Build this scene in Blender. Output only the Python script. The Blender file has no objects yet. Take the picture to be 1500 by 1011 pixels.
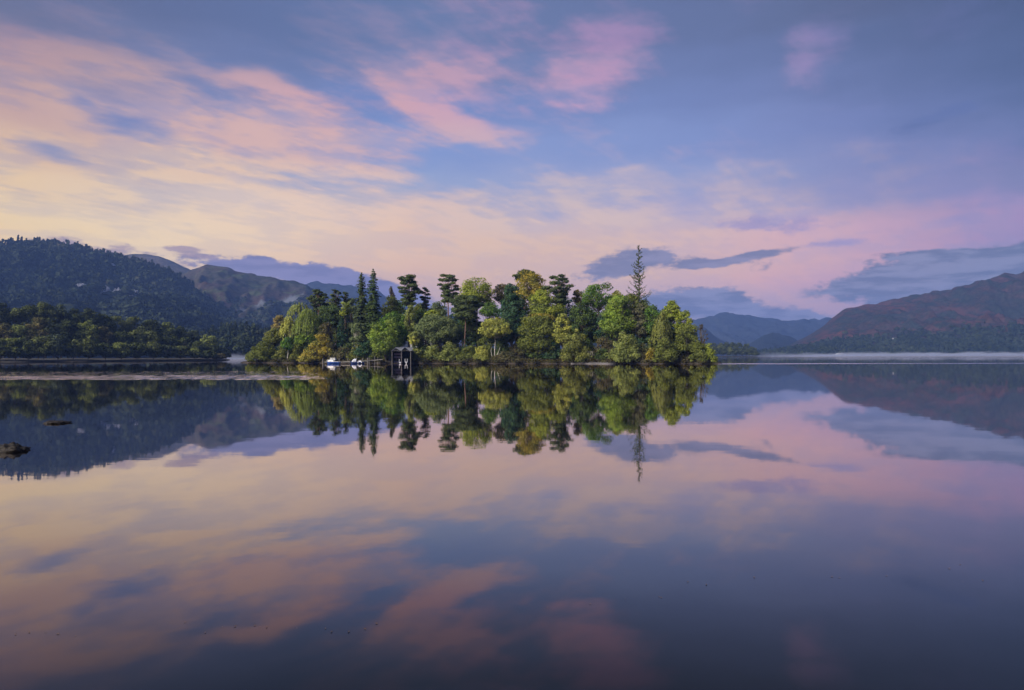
import bpy, math, random
import numpy as np
from mathutils import Vector, noise as mnoise

sc = bpy.context.scene
COL = sc.collection
H = 2.5                       # camera height above the lake
S = H / 2.0
F = 1000.0                    # focal length in pixels of the 1500 px wide photograph
RNG = np.random.default_rng(7)
random.seed(7)

def yh(x): return 521.0 - (x - 750) * 0.002          # horizon (camera rolled a hair)
def W(x, y, D):                                       # pixel + depth -> world point
    return np.array([(x - 750) / F * D, D, H + (yh(x) - y) / F * D])
def Dw(x, y): return H * F / (y - yh(x))              # depth of a waterline pixel
def ip(v, pts):
    xs = [p[0] for p in pts]; ys = [p[1] for p in pts]
    return float(np.interp(v, xs, ys))

# ------------------------------------------------------------------ materials
def new_mat(name):
    m = bpy.data.materials.new(name); m.use_nodes = True
    nt = m.node_tree; nt.nodes.clear()
    out = nt.nodes.new('ShaderNodeOutputMaterial')
    return m, nt, out
def N(nt, typ, **kw):
    n = nt.nodes.new(typ)
    for k, v in kw.items():
        if k.startswith('i_'):
            key = k[2:]; key = int(key) if key.isdigit() else key
            n.inputs[key].default_value = v
        else: setattr(n, k, v)
    return n
def ramp(nt, stops, interp='LINEAR'):
    r = nt.nodes.new('ShaderNodeValToRGB'); r.color_ramp.interpolation = interp
    el = r.color_ramp.elements
    while len(el) > 1: el.remove(el[-1])
    el[0].position = stops[0][0]; el[0].color = (*stops[0][1], 1)
    for p, c in stops[1:]:
        e = el.new(p); e.color = (*c, 1)
    return r
def srgb(r, g, b):
    f = lambda c: ((c / 255 + 0.055) / 1.055) ** 2.4 if c > 10 else c / 255 / 12.92
    return (f(r), f(g), f(b))

def leaf_mat(name, lo, hi, trans=0.22, alt=None):
    m, nt, out = new_mat(name)
    at = N(nt, 'ShaderNodeAttribute', attribute_name='tint')
    alt = alt or (hi[0] * 1.18, hi[1] * 1.12, hi[2] * .9)
    r0 = ramp(nt, [(0.0, lo), (0.75, hi), (1.0, alt)])
    nt.links.new(at.outputs['Fac'], r0.inputs[0])
    ge = N(nt, 'ShaderNodeNewGeometry'); hn = N(nt, 'ShaderNodeTexNoise', i_Scale=.28, i_Detail=3.0, i_Roughness=.6); nt.links.new(ge.outputs['Position'], hn.inputs[0])
    mr = N(nt, 'ShaderNodeMapRange'); nt.links.new(hn.outputs[0], mr.inputs[0])
    for q_, v_ in ((1, .38), (2, .66), (3, 0.0), (4, .55)): mr.inputs[q_].default_value = v_
    lum = (hi[0] * .3 + hi[1] * .6 + hi[2] * .1)
    r = N(nt, 'ShaderNodeMix', data_type='RGBA'); nt.links.new(mr.outputs[0], r.inputs[0]); nt.links.new(r0.outputs[0], r.inputs[6])
    r.inputs[7].default_value = (lum * .78, lum * .92, lum * .30, 1)
    d = N(nt, 'ShaderNodeBsdfDiffuse'); t = N(nt, 'ShaderNodeBsdfTranslucent')
    mx = N(nt, 'ShaderNodeMixShader', i_0=trans)
    nt.links.new(r.outputs[2], d.inputs[0]); nt.links.new(r.outputs[2], t.inputs[0])
    nt.links.new(d.outputs[0], mx.inputs[1]); nt.links.new(t.outputs[0], mx.inputs[2])
    nt.links.new(mx.outputs[0], out.inputs[0])
    return m
def plain_mat(name, a, b, scale=3.0, rough=0.8, stretch=(1, 1, 1), spec=0.3, bump=0.0):
    m, nt, out = new_mat(name)
    tc = N(nt, 'ShaderNodeTexCoord'); mp = N(nt, 'ShaderNodeMapping'); mp.inputs['Scale'].default_value = stretch
    no = N(nt, 'ShaderNodeTexNoise', i_Scale=scale, i_Detail=6.0, i_Roughness=0.65)
    r = ramp(nt, [(0.3, a), (0.7, b)])
    p = N(nt, 'ShaderNodeBsdfPrincipled', i_Roughness=rough)
    p.inputs['Specular IOR Level'].default_value = spec
    nt.links.new(tc.outputs['Object'], mp.inputs[0]); nt.links.new(mp.outputs[0], no.inputs[0])
    nt.links.new(no.outputs[0], r.inputs[0]); nt.links.new(r.outputs[0], p.inputs['Base Color'])
    if bump:
        b_ = N(nt, 'ShaderNodeBump', i_Strength=bump, i_Distance=0.05)
        nt.links.new(no.outputs[0], b_.inputs['Height']); nt.links.new(b_.outputs[0], p.inputs['Normal'])
    nt.links.new(p.outputs[0], out.inputs[0])
    return m

PAL = {
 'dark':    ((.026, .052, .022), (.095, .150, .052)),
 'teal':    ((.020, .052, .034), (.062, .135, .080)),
 'olive':   ((.060, .080, .018), (.185, .215, .052)),
 'ltolive': ((.095, .125, .030), (.280, .320, .100)),
 'sage':    ((.060, .090, .042), (.190, .245, .120)),
 'green':   ((.030, .088, .018), (.140, .260, .046)),
 'bright':  ((.060, .130, .018), (.260, .370, .056)),
 'ygreen':  ((.085, .130, .018), (.330, .380, .056)),
 'yellow':  ((.140, .160, .026), (.450, .450, .100)),
 'gold':    ((.130, .115, .018), (.450, .350, .058)),
 'tan':     ((.130, .115, .044), (.380, .300, .120)),
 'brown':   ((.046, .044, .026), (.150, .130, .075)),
 'pine':    ((.030, .050, .024), (.120, .160, .072)),
 'birch':   ((.070, .105, .022), (.230, .300, .070)),
 'grey':    ((.060, .060, .042), (.180, .175, .120)),
 'khaki':   ((.075, .088, .022), (.230, .245, .068)),
}
LM = {k: leaf_mat('foliage_' + k, v[0], v[1], .32) for k, v in PAL.items()}
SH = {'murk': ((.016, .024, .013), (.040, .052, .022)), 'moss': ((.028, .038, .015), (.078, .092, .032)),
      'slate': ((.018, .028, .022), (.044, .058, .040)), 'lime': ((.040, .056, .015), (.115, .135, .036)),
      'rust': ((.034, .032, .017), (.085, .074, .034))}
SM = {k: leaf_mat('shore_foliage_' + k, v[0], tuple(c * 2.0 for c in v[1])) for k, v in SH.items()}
BARK = plain_mat('bark_grey', (.05, .042, .036), (.12, .10, .085), 4, stretch=(1, 1, .2))
BARKP = plain_mat('bark_pine', (.10, .06, .045), (.22, .14, .11), 4, stretch=(1, 1, .2))
BARKW = plain_mat('bark_pale', (.28, .27, .24), (.55, .53, .48), 3, stretch=(1, 1, .5))

# ------------------------------------------------------------------ mesh building
class MB:
    def __init__(s): s.v = []; s.f = []; s.n = 0; s.t = []
    def add(s, verts, faces, tint=0.5):
        s.v.append(np.asarray(verts, float)); k = s.n
        for f in faces: s.f.append([i + k for i in f]); s.t.append(tint)
        s.n += len(verts)
    def box(s, c, size, rz=0.0, top=None):
        cx, cy, cz = c; a, b, h = size[0] / 2, size[1] / 2, size[2] / 2
        ta, tb = (a, b) if top is None else (a * top[0], b * top[1])
        p = np.array([(-a, -b, -h), (a, -b, -h), (a, b, -h), (-a, b, -h), (-ta, -tb, h), (ta, -tb, h), (ta, tb, h), (-ta, tb, h)])
        ca, sa = math.cos(rz), math.sin(rz)
        q = p.copy(); q[:, 0] = p[:, 0] * ca - p[:, 1] * sa; q[:, 1] = p[:, 0] * sa + p[:, 1] * ca
        s.add(q + np.array([cx, cy, cz]), [(0, 3, 2, 1), (4, 5, 6, 7), (0, 1, 5, 4), (1, 2, 6, 5), (2, 3, 7, 6), (3, 0, 4, 7)])
    def tube(s, pts, rad, sides=6):
        pts = np.asarray(pts, float); n = len(pts); V = []
        for i in range(n):
            d = pts[min(i + 1, n - 1)] - pts[max(i - 1, 0)]; d /= (np.linalg.norm(d) + 1e-9)
            a = np.cross(d, (0, 0, 1) if abs(d[2]) < .9 else (1, 0, 0)); a /= np.linalg.norm(a); b = np.cross(d, a)
            for k in range(sides):
                t = 2 * math.pi * k / sides
                V.append(pts[i] + rad[i] * (math.cos(t) * a + math.sin(t) * b))
        Fc = []
        for i in range(n - 1):
            for k in range(sides):
                k2 = (k + 1) % sides
                Fc.append((i * sides + k, i * sides + k2, (i + 1) * sides + k2, (i + 1) * sides + k))
        Fc.append(tuple(range(sides))[::-1]); Fc.append(tuple((n - 1) * sides + k for k in range(sides)))
        s.add(V, Fc)
    def mesh(s, name, mat, smooth=False):
        me = bpy.data.meshes.new(name)
        me.from_pydata(np.concatenate(s.v).tolist(), [], s.f)
        me.materials.append(mat)
        if smooth: me.polygons.foreach_set('use_smooth', [True] * len(me.polygons))
        me.update(); return me
def link(name, me, parent=None, loc=None):
    o = bpy.data.objects.new(name, me); COL.objects.link(o)
    if parent is not None: o.parent = parent
    if loc is not None: o.location = loc
    return o
def tag(o, label=None, cat=None, group=None, kind=None):
    if label: o['label'] = label
    if cat: o['category'] = cat
    if group: o['group'] = group
    if kind: o['kind'] = kind
    return o
def empty(name, loc, label, cat, group=None, rz=0):
    o = bpy.data.objects.new(name, None); COL.objects.link(o); o.location = loc; o.rotation_euler = (0, 0, rz)
    o.empty_display_size = 0.5
    return tag(o, label, cat, group)

def quads_mesh(name, C, Nn, size, tint, mat, rng, aspect=1.5):
    """one small leaf-spray quad at every point C facing Nn"""
    n = len(C); Nn = Nn / (np.linalg.norm(Nn, axis=1, keepdims=True) + 1e-9)
    r = rng.normal(size=(n, 3)); a = np.cross(Nn, r); a /= (np.linalg.norm(a, axis=1, keepdims=True) + 1e-9); b = np.cross(Nn, a)
    sz = size * rng.uniform(.6, 1.35, n)
    if np.ndim(size): sz = np.asarray(size) * rng.uniform(.6, 1.35, n)
    a = a * (sz * .5 * aspect)[:, None]; b = b * (sz * .5 / aspect * 1.3)[:, None]
    V = np.empty((n, 4, 3)); bend = Nn * (sz * .12)[:, None]
    V[:, 0] = C - a + bend * 0; V[:, 1] = C - b * .9 - bend; V[:, 2] = C + a; V[:, 3] = C + b * 1.1 - bend
    me = bpy.data.meshes.new(name)
    me.vertices.add(n * 4); me.vertices.foreach_set('co', V.reshape(-1).astype(np.float32))
    me.loops.add(n * 4); me.loops.foreach_set('vertex_index', np.arange(n * 4, dtype=np.int32))
    me.polygons.add(n); me.polygons.foreach_set('loop_start', np.arange(0, n * 4, 4, dtype=np.int32))
    at = me.attributes.new('tint', 'FLOAT', 'FACE'); at.data.foreach_set('value', np.clip(tint, 0, 1).astype(np.float32))
    me.materials.append(mat); me.update(calc_edges=True)
    return me

def rdir(rng, n):
    v = rng.normal(size=(n, 3)); return v / np.linalg.norm(v, axis=1, keepdims=True)

def clump_leaves(rng, c, r, n, up=.35, shell=.72):
    d = rdir(rng, n); k = rng.uniform(shell, 1.06, n) * (1 + .16 * np.sin(d[:, 0] * 6 + c[0]) * np.cos(d[:, 2] * 5 + c[1]))
    P = c + d * k[:, None] * r
    Nn = d + rng.normal(size=(n, 3)) * .45; Nn[:, 2] += up
    return P, Nn

def gen_broad(rng, w, ch, cb, ls, dens=1.0, open_=0.0, skew=0.0, flat=0.0):
    """crown of many leafy clumps: w wide, from height cb to cb+ch"""
    P, Q, T, cl = [], [], [], []
    R = w / 2; rc0 = max(.8, min(w, ch) * (.135 + .02 * rng.random()))
    nC = int(max(10, (w / rc0) * (w / rc0) * .62 * (1 + ch / w)) * (1 - .45 * open_))
    for i in range(nC):
        d = rdir(rng, 1)[0]; k = rng.uniform(.35, 1) ** .45
        if d[2] < -.3: d[2] *= .6
        shp = 1.0 - flat * .25 * abs(d[2])
        c = np.array([d[0] * R * k * shp, d[1] * R * .9 * k * shp, cb + ch / 2 + d[2] * (ch / 2) * k])
        if flat > .1:
            zz = abs(d[2]) * k; c = np.array([d[0] * R * k, d[1] * R * k, cb + ch * (.04 + .96 * zz)]); c[:2] *= 1.12 if zz < .3 else 1.0
        c[:2] *= 1 - .25 * max(0, d[2])
        c[0] += skew * (c[2] - cb - ch / 2)
        rc = rc0 * rng.uniform(.7, 1.35)
        c[:2] *= max(0.35, 1 - rc * .45 / R); c[2] = np.clip(c[2], cb + rc * .35, cb + ch - rc * .7)
        cl.append((c, rc))
    tot = dens * w * ch / ls ** 2 * 6.0; area = sum(r * r for _, r in cl)
    for c, rc in cl:
        n = int(tot * rc * rc / area) + 8
        p, q = clump_leaves(rng, c, np.array([rc, rc, rc * rng.uniform(.6, .85)]), n)
        t0 = rng.uniform(.05, .80)
        P.append(p); Q.append(q); T.append(t0 + rng.normal(size=n) * .24 + (p[:, 2] - cb) / ch * .10)
    return np.concatenate(P), np.concatenate(Q), np.concatenate(T), cl

def gen_weep(rng, w, ch, cb, ls, dens=1.0):
    P, Q, T, cl = [], [], [], []
    R = w / 2; ns = int(w * ch / ls ** 2 * .30 * dens)
    for i in range(int(7 + w)):
        a = rng.uniform(0, 6.28); rr = R * math.sqrt(rng.random()) * .85
        cl.append((np.array([math.cos(a) * rr, math.sin(a) * rr, cb + ch * (.95 - .5 * (rr / R) ** 1.6) * rng.uniform(.85, 1)]), w * .12))
    for i in range(ns):
        a = rng.uniform(0, 6.28); rr = R * math.sqrt(rng.random())
        top = cb + ch * (1 - .55 * (rr / R) ** 2.2) * rng.uniform(.72, 1.0)
        L = rng.uniform(.08, .38) * ch; n = int(max(5, L / ls * 2.2)); s = np.linspace(0, 1, n)
        x = math.cos(a) * rr + (math.cos(a) * .5 * s) + rng.normal(size=n) * .14
        y = math.sin(a) * rr + (math.sin(a) * .5 * s) + rng.normal(size=n) * .14
        z = np.maximum(top - L * s, cb - .1 * ch * rng.random())
        P.append(np.stack([x, y, z], 1)); q = np.tile([math.cos(a), math.sin(a), .25], (n, 1)) + rng.normal(size=(n, 3)) * .4
        Q.append(q); T.append(np.full(n, rng.uniform(.3, .65)) + .15 * math.sin(a * 3 + rr) + rng.normal(size=n) * .16)
    return np.concatenate(P), np.concatenate(Q), np.concatenate(T), cl

def gen_pine(rng, w, ch, cb, ls, dens=1.0, flat=1.0):
    P, Q, T, cl = [], [], [], []
    n = int(13 + w * 1.5)
    for i in range(n):
        hgt = (i + .5) / n; prof = math.sqrt(max(.05, 1 - ((hgt - .66) / .365) ** 2)) if hgt > .66 else .55 + .45 * hgt / .66
        a = i * 2.4 + rng.uniform(-.5, .5); rr = w / 2 * prof * rng.uniform(.25, .86)
        c = np.array([math.cos(a) * rr, math.sin(a) * rr, cb + ch * (hgt * .92 + .04) - ch * .20 * hgt * (rr / (w / 2)) ** 2])
        rc = w * rng.uniform(.12, .20)
        cl.append((c, rc))
        k = int(dens * 9 * rc * rc / ls ** 2 * 1.1) + 20
        p, q = clump_leaves(rng, c, np.array([rc, rc, rc * .38 * flat]), k, up=.8, shell=.4)
        P.append(p); Q.append(q); T.append(rng.uniform(.2, .75) + rng.normal(size=k) * .15)
    return np.concatenate(P), np.concatenate(Q), np.concatenate(T), cl

def gen_fir(rng, w, ch, cb, ls, dens=1.0):
    P, Q, T = [], [], []; br = []
    lev = int(ch / .62)
    for i in range(lev):
        t = i / lev; z = cb + ch * (1 - t) ; R = w / 2 * 1.12 * (t ** .5) * rng.uniform(.7, 1.2) + .25
        nb = int(5 + 8 * t)
        for k in range(nb):
            a = rng.uniform(0, 6.28); L = R * rng.uniform(.62, 1.12); n = int(max(4, L / ls * 3.4 * dens)); s = rng.random(n) ** .7
            wd = .34 * L * (1 - s) * rng.normal(size=n)
            x = math.cos(a) * L * s - math.sin(a) * wd; y = math.sin(a) * L * s + math.cos(a) * wd
            zz = z - .38 * L * s + .12 * L * s ** 3 + rng.normal(size=n) * .1
            P.append(np.stack([x, y, zz], 1)); q = np.tile([math.cos(a) * .8, math.sin(a) * .8, .6], (n, 1)) + rng.normal(size=(n, 3)) * .35
            Q.append(q); T.append(np.full(n, rng.uniform(.15, .7)) + rng.normal(size=n) * .12)
    return np.concatenate(P), np.concatenate(Q), np.concatenate(T), br

def add_limbs(mb, rng, cl, z0, rtr, base=(0, 0), frac=.6):
    for c, rc in cl:
        if rng.random() > frac: continue
        zs = z0 + (c[2] - z0) * rng.uniform(.15, .55); zs = max(z0 * .5, min(zs, c[2] - .3))
        p0 = np.array([base[0], base[1], zs]); m = p0 * .45 + c * .55; m[2] -= .08 * np.linalg.norm(c - p0); m[:2] *= 1.05
        mb.tube([p0, m, c], [rtr * .42, rtr * .26, rtr * .1], 5)

def tree(kind, name, x0, x1, yt, yb, Dd, colr, label, cat='tree', group=None, gz=0.0, mats=LM, bark=None, ls=.36, dens=1.0,
         open_=0.0, seed=None, skew=0.0, trunkx=None, tr=1.0, lean=0.0):
    rng = np.random.default_rng(seed if seed is not None else int(abs(x0) * 131 + yt * 7) % 99991)
    xc = (x0 + x1) / 2; base = W(xc, 0, Dd); base[2] = gz
    sc_ = Dd / F; w = (x1 - x0) * sc_; top = W(xc, yt, Dd)[2] - gz; cb = max(.1, W(xc, yb, Dd)[2] - gz); ch = top - cb
    ls = ls * (Dd / 215.0)
    root = empty(name, base, label, cat, group, 0)
    mb = MB(); rt = (.012 * top + .06) * tr
    if kind == 'bush':
        P, Q, T, cl = gen_broad(rng, w, ch, cb, ls, dens, open_, skew, .2)
        k = P[:, 2] > .05; P, Q, T = P[k], Q[k], T[k]
        for i in range(7):
            c = cl[int(rng.integers(len(cl)))][0]; b0 = np.array([rng.normal() * w * .05, rng.normal() * w * .05, -.4])
            mb.tube([b0, b0 * .5 + c * .5 + np.array([0, 0, .2]), c], [.09, .06, .025], 5)
        root['category'] = cat
        link('foliage', quads_mesh('foliage', P, Q, ls, T, mats[colr], rng), root)
        link('stems', mb.mesh('stems', bark or BARK, True), root); return root
    if kind == 'round': P, Q, T, cl = gen_broad(rng, w, ch, cb, ls, dens, open_, skew)
    elif kind == 'weep': P, Q, T, cl = gen_weep(rng, w, ch, cb, ls, dens)
    elif kind == 'pine': P, Q, T, cl = gen_pine(rng, w, ch, cb, ls * .9, dens)
    elif kind == 'fir': P, Q, T, cl = gen_fir(rng, w, ch, cb, ls, dens)
    elif kind == 'bare':
        cl = []; P = []; 
        for i in range(34):
            a = rng.uniform(0, 6.28); t = rng.random(); rr = w / 2 * math.sin(math.pi * (.3 + .65 * t)) * rng.uniform(.3, 1)
            cl.append((np.array([math.cos(a) * rr, math.sin(a) * rr, cb + ch * (.12 + .86 * t)]), .5))
        for c, _ in cl:
            z0 = cb * .6 + (c[2] - cb) * .45; p0 = np.array([0, 0, z0]); m = (p0 + c) / 2; m[2] -= .2
            mb.tube([p0, m, c], [rt * .22, rt * .13, .02], 4)
            for j in range(6):
                e = c + rng.normal(size=3) * np.array([.5, .5, .45]) * w * .12; mb.tube([m * .4 + c * .6, e], [.035, .02], 3)
        pp = [clump_leaves(rng, c, np.array([.8, .8, .6]) * w * .09, 22, shell=.2) for c, _ in cl]
        P = np.concatenate([p for p, _ in pp]); Q = np.concatenate([q for _, q in pp]); T = rng.random(len(P)); ls *= .55
    hz = top * .92 if kind in ('fir', 'pine') else cb + ch * .62
    n = 8; pts = [np.array([lean * (i / n) + .12 * math.sin(i * 1.3 + x0), .1 * math.cos(i + x0), -.5 + (hz + .5) * i / n]) for i in range(n + 1)]
    pts[0][:2] *= 0; mb.tube(pts, [rt * (1.25 if i == 0 else 1) * (1 - .75 * i / n) for i in range(n + 1)], 7)
    if kind in ('round', 'pine', 'weep'): add_limbs(mb, rng, cl, cb if kind != 'pine' else cb, rt, frac=.9 if kind == 'pine' or open_ > .2 else .45)
    if bark is None: bark = BARKP if kind == 'pine' else BARK
    link('trunk', mb.mesh('trunk', bark, True), root)
    link('crown', quads_mesh('crown', P, Q, ls, T, mats[colr], rng), root)
    return root

# ------------------------------------------------------------------ world / sky
SKY_X = [-300, 0, 200, 400, 600, 800, 1000, 1200, 1350, 1500, 1800]
SKY_Y = [-400, 0, 60, 120, 180, 240, 290, 330, 370, 410, 450, 521]
BLUE = { # clear air behind the clouds
 -400: [(70,88,130)]*5 + [(66,86,132)]*3 + [(56,76,122)]*3,
 0:  [(95,103,138),(97,105,142),(90,102,146),(82,100,148),(84,104,154),(82,102,156),(80,99,148),(76,94,142),(70,88,138),(62,82,132),(55,74,122)],
 60: [(105,110,150),(108,112,152),(104,114,158),(94,110,160),(92,116,170),(90,114,172),(84,108,168),(80,102,158),(72,94,150),(66,88,142),(58,80,130)],
 120:[(112,116,155),(115,118,158),(112,120,166),(104,120,172),(98,122,182),(100,124,184),(94,118,182),(90,112,174),(80,102,162),(70,92,148),(62,84,136)],
 180:[(120,122,160),(122,124,164),(118,126,172),(116,130,180),(110,130,190),(112,132,190),(108,128,188),(100,120,180),(92,112,172),(80,100,156),(70,90,144)],
 240:[(140,136,166),(142,138,168),(138,140,176),(136,144,186),(134,144,192),(128,142,196),(124,138,192),(114,128,184),(104,118,174),(92,108,162),(80,98,150)],
 290:[(160,150,168),(162,152,168),(160,154,176),(156,156,186),(150,152,188),(144,148,192),(138,144,192),(126,134,184),(118,124,176),(112,116,164),(100,106,152)],
 330:[(185,165,162),(190,170,165),(186,170,172),(182,168,178),(176,162,176),(172,158,180),(164,148,184),(152,140,180),(138,126,172),(132,118,162),(120,110,152)],
 370:[(205,175,150),(208,180,158),(210,184,168),(206,178,168),(200,168,164),(196,162,164),(186,158,172),(178,148,172),(152,130,168),(122,118,156),(110,108,148)],
 410:[(205,170,145),(208,176,152),(206,176,160),(206,172,158),(200,164,160),(198,160,162),(196,158,168),(194,146,168),(160,130,168),(118,118,158),(105,106,148)],
 450:[(180,160,160),(180,160,160),(150,145,175),(130,130,180),(170,150,170),(180,150,170),(160,145,185),(168,146,184),(140,130,172),(110,115,158),(100,104,148)],
 521:[(120,125,170)]*11,
}
LIT = {  # sun-tinted cloud
 -400: [(110,100,130)]*11,
 0:  [(120,112,140),(122,112,140),(112,108,145),(105,108,150),(110,112,155),(115,110,158),(105,104,152),(95,98,145),(85,92,140),(78,88,138),(70,80,128)],
 60: [(165,135,145),(165,135,148),(150,130,152),(130,122,158),(140,128,172),(165,132,168),(158,126,166),(128,118,162),(100,102,152),(88,96,146),(78,88,138)],
 120:[(178,146,148),(180,148,150),(172,146,158),(185,150,168),(188,150,172),(196,150,172),(175,138,172),(140,122,166),(112,108,158),(98,102,152),(88,94,144)],
 180:[(188,158,150),(192,162,152),(196,164,162),(196,160,170),(192,152,172),(192,150,178),(160,144,186),(138,130,178),(118,116,168),(106,108,158),(96,100,150)],
 240:[(205,175,155),(212,182,160),(206,178,168),(206,176,176),(196,166,182),(186,158,188),(188,154,186),(160,140,182),(134,122,170),(124,114,164),(110,106,154)],
 290:[(222,190,150),(226,196,160),(220,192,172),(222,192,182),(206,178,184),(190,166,190),(180,158,192),(160,142,184),(150,126,172),(148,120,166),(130,112,156)],
 330:[(230,194,140),(236,204,156),(232,204,176),(228,196,178),(222,184,168),(214,172,176),(206,164,182),(204,150,182),(172,132,174),(158,122,164),(140,114,156)],
 370:[(230,186,130),(236,198,146),(236,208,172),(232,198,170),(218,178,160),(212,168,160),(208,164,168),(204,152,176),(186,136,172),(150,122,164),(130,112,152)],
 410:[(232,190,130),(235,196,142),(235,200,160),(226,184,156),(214,170,156),(214,168,156),(214,162,162),(216,150,168),(186,136,170),(140,120,164),(120,110,152)],
 450:[(225,186,140),(226,190,150),(216,180,160),(206,170,160),(206,166,160),(206,164,168),(200,156,176),(204,150,176),(170,132,170),(130,118,160),(116,108,150)],
 521:[(180,150,160)]*11,
}
COV = {  # how much lit cloud there is
 -400:[.1]*11,
 0:  [.45,.40,.25,.10,.10,.12,.10,.05,.03,.03,.03],
 60: [.62,.60,.42,.15,.18,.25,.15,.10,.06,.05,.05],
 120:[.62,.62,.50,.38,.22,.16,.10,.10,.06,.05,.05],
 180:[.60,.60,.55,.52,.40,.18,.12,.12,.10,.10,.10],
 240:[.68,.68,.62,.56,.42,.36,.42,.30,.22,.25,.2],
 290:[.74,.74,.70,.66,.50,.40,.42,.30,.26,.42,.3],
 330:[.80,.80,.78,.74,.70,.66,.60,.62,.55,.62,.5],
 370:[.80,.80,.80,.76,.74,.72,.66,.66,.62,.55,.5],
 410:[.80,.80,.78,.74,.74,.74,.74,.74,.60,.50,.5],
 450:[.70,.70,.70,.70,.70,.74,.70,.70,.55,.45,.4],
 521:[.5]*11,
}
for _k in SKY_Y:
    low = _k in (240, 290, 330, 370, 410, 450)
    for _G in (BLUE, LIT):
        row = []
        for x_, t in zip(SKY_X, _G[_k]):
            wl = 1 if x_ <= 600 else (.65 if x_ <= 1200 else .25)
            g = {180: 1.0, 240: 1.01, 290: 1.02, 330: 1.02, 370: 1.03, 410: 1.04, 450: 1.04}.get(_k, 1.0)
            m3 = (1.0, 1 + .02 * wl, 1 - .035 * wl) if low else (1, 1, .98)
            wr = max(0.0, min(1.0, (x_ - 450) / 350))
            if _G is BLUE and _k in (0, 60, 120, 180, 240, 290): m3 = (m3[0] * (1 + .10 * wr), m3[1] * (1 + .0 * wr), m3[2] * (1 - .055 * wr))
            if _G is LIT and low and 600 < x_ < 1400: m3 = (m3[0] * 1.02, m3[1] * 1.05, m3[2] * .92)
            if _G is BLUE and _k in (180, 240, 290) and 500 < x_ < 1100: m3 = (m3[0] * .93, m3[1] * 1.0, m3[2] * 1.03)
            if _G is LIT and _k in (60, 120, 180, 240) and x_ <= 700: m3 = (m3[0] * 1.05, m3[1] * 1.02, m3[2] * .94)
            if _G is LIT and low and x_ <= 600: m3 = (m3[0] * 1.02, m3[1] * 1.0, m3[2] * .95)
            row.append(tuple(min(253, v * g * m3[c]) for c, v in enumerate(t)))
        _G[_k] = row
for _k in (-400, 0, 60, 120): BLUE[_k] = [(t[0] * .98, t[1] * .96, t[2] * .93) for t in BLUE[_k]]
def sky_grid(G, az, el):
    u = math.tan(az); x = 750 + 1000 * u; y = 521 - 1000 * math.tan(el) * math.sqrt(1 + u * u)
    x = min(max(x, SKY_X[0]), SKY_X[-1]); y = min(max(y, SKY_Y[0]), SKY_Y[-1])
    rows = [np.array(G[k], float) for k in SKY_Y]
    col = []
    for r in rows:
        if r.ndim == 1: col.append(np.array([np.interp(x, SKY_X, r)]))
        else: col.append(np.array([np.interp(x, SKY_X, r[:, c]) for c in range(3)]))
    col = np.array(col)
    return [float(np.interp(y, SKY_Y, col[:, c])) for c in range(col.shape[1])]

world = bpy.data.worlds.new("World"); sc.world = world; world.use_nodes = True
wt = world.node_tree; wt.nodes.clear()
L = wt.links.new
def V_(v):
    if hasattr(v, 'is_linked') or hasattr(v, 'links'): return v
    return v
def M(op, a, b=None, c=None, clamp=False):
    n = wt.nodes.new('ShaderNodeMath'); n.operation = op; n.use_clamp = clamp
    for i, v in enumerate((a, b, c)):
        if v is None: continue
        if isinstance(v, (int, float)): n.inputs[i].default_value = v
        else: L(v, n.inputs[i])
    return n.outputs[0]
def sstep(v, a, b):
    n = wt.nodes.new('ShaderNodeMapRange'); n.interpolation_type = 'SMOOTHSTEP'
    L(v, n.inputs[0])
    for i, q in ((1, a), (2, b)):
        if isinstance(q, (int, float)): n.inputs[i].default_value = q
        else: L(q, n.inputs[i])
    return n.outputs[0]
def MixC(f, a, b):
    n = wt.nodes.new('ShaderNodeMix'); n.data_type = 'RGBA'
    for i, v in ((0, f), (6, a), (7, b)):
        if isinstance(v, (int, float)): n.inputs[i].default_value = v
        elif isinstance(v, tuple): n.inputs[i].default_value = (*v, 1)
        else: L(v, n.inputs[i])
    return n.outputs[2]
tc = N(wt, 'ShaderNodeTexCoord'); sep = N(wt, 'ShaderNodeSeparateXYZ'); L(tc.outputs['Generated'], sep.inputs[0])
dx, dy, dz = sep.outputs
AZ = M('ARCTAN2', dx, dy); EL = M('ARCSINE', M('MINIMUM', M('MAXIMUM', dz, -1.0), 1.0))
# small wobble shared by everything drawn in the sky
def comb(x, y, z=0.0):
    n = wt.nodes.new('ShaderNodeCombineXYZ')
    for i, v in enumerate((x, y, z)):
        if isinstance(v, (int, float)): n.inputs[i].default_value = v
        else: L(v, n.inputs[i])
    return n.outputs[0]
def noise(vec, scale, detail=5.0, rough=.55, dist=0.0):
    n = N(wt, 'ShaderNodeTexNoise', noise_dimensions='2D', i_Scale=scale, i_Detail=detail, i_Roughness=rough, i_Distortion=dist); L(vec, n.inputs['Vector'])
    return n.outputs[0]
AZS = [math.atan((x - 750) / 1000) for x in (-150, 0, 120, 240, 360, 480, 600, 750, 900, 1020, 1140, 1260, 1380, 1500, 1650)]
ELS = [math.atan((521 - y) / 1000 / 1.12) for y in (521, 455, 415, 375, 335, 292, 240, 180, 115, 55, 0, -400)]
DIR2 = comb(AZ, EL)
wobn = N(wt, 'ShaderNodeTexNoise', noise_dimensions='2D', i_Scale=5.0, i_Detail=3.0, i_Roughness=.6)
mpw = N(wt, 'ShaderNodeVectorMath', operation='MULTIPLY'); mpw.inputs[1].default_value = (1, 3, 1); L(DIR2, mpw.inputs[0]); L(mpw.outputs[0], wobn.inputs['Vector'])
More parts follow.
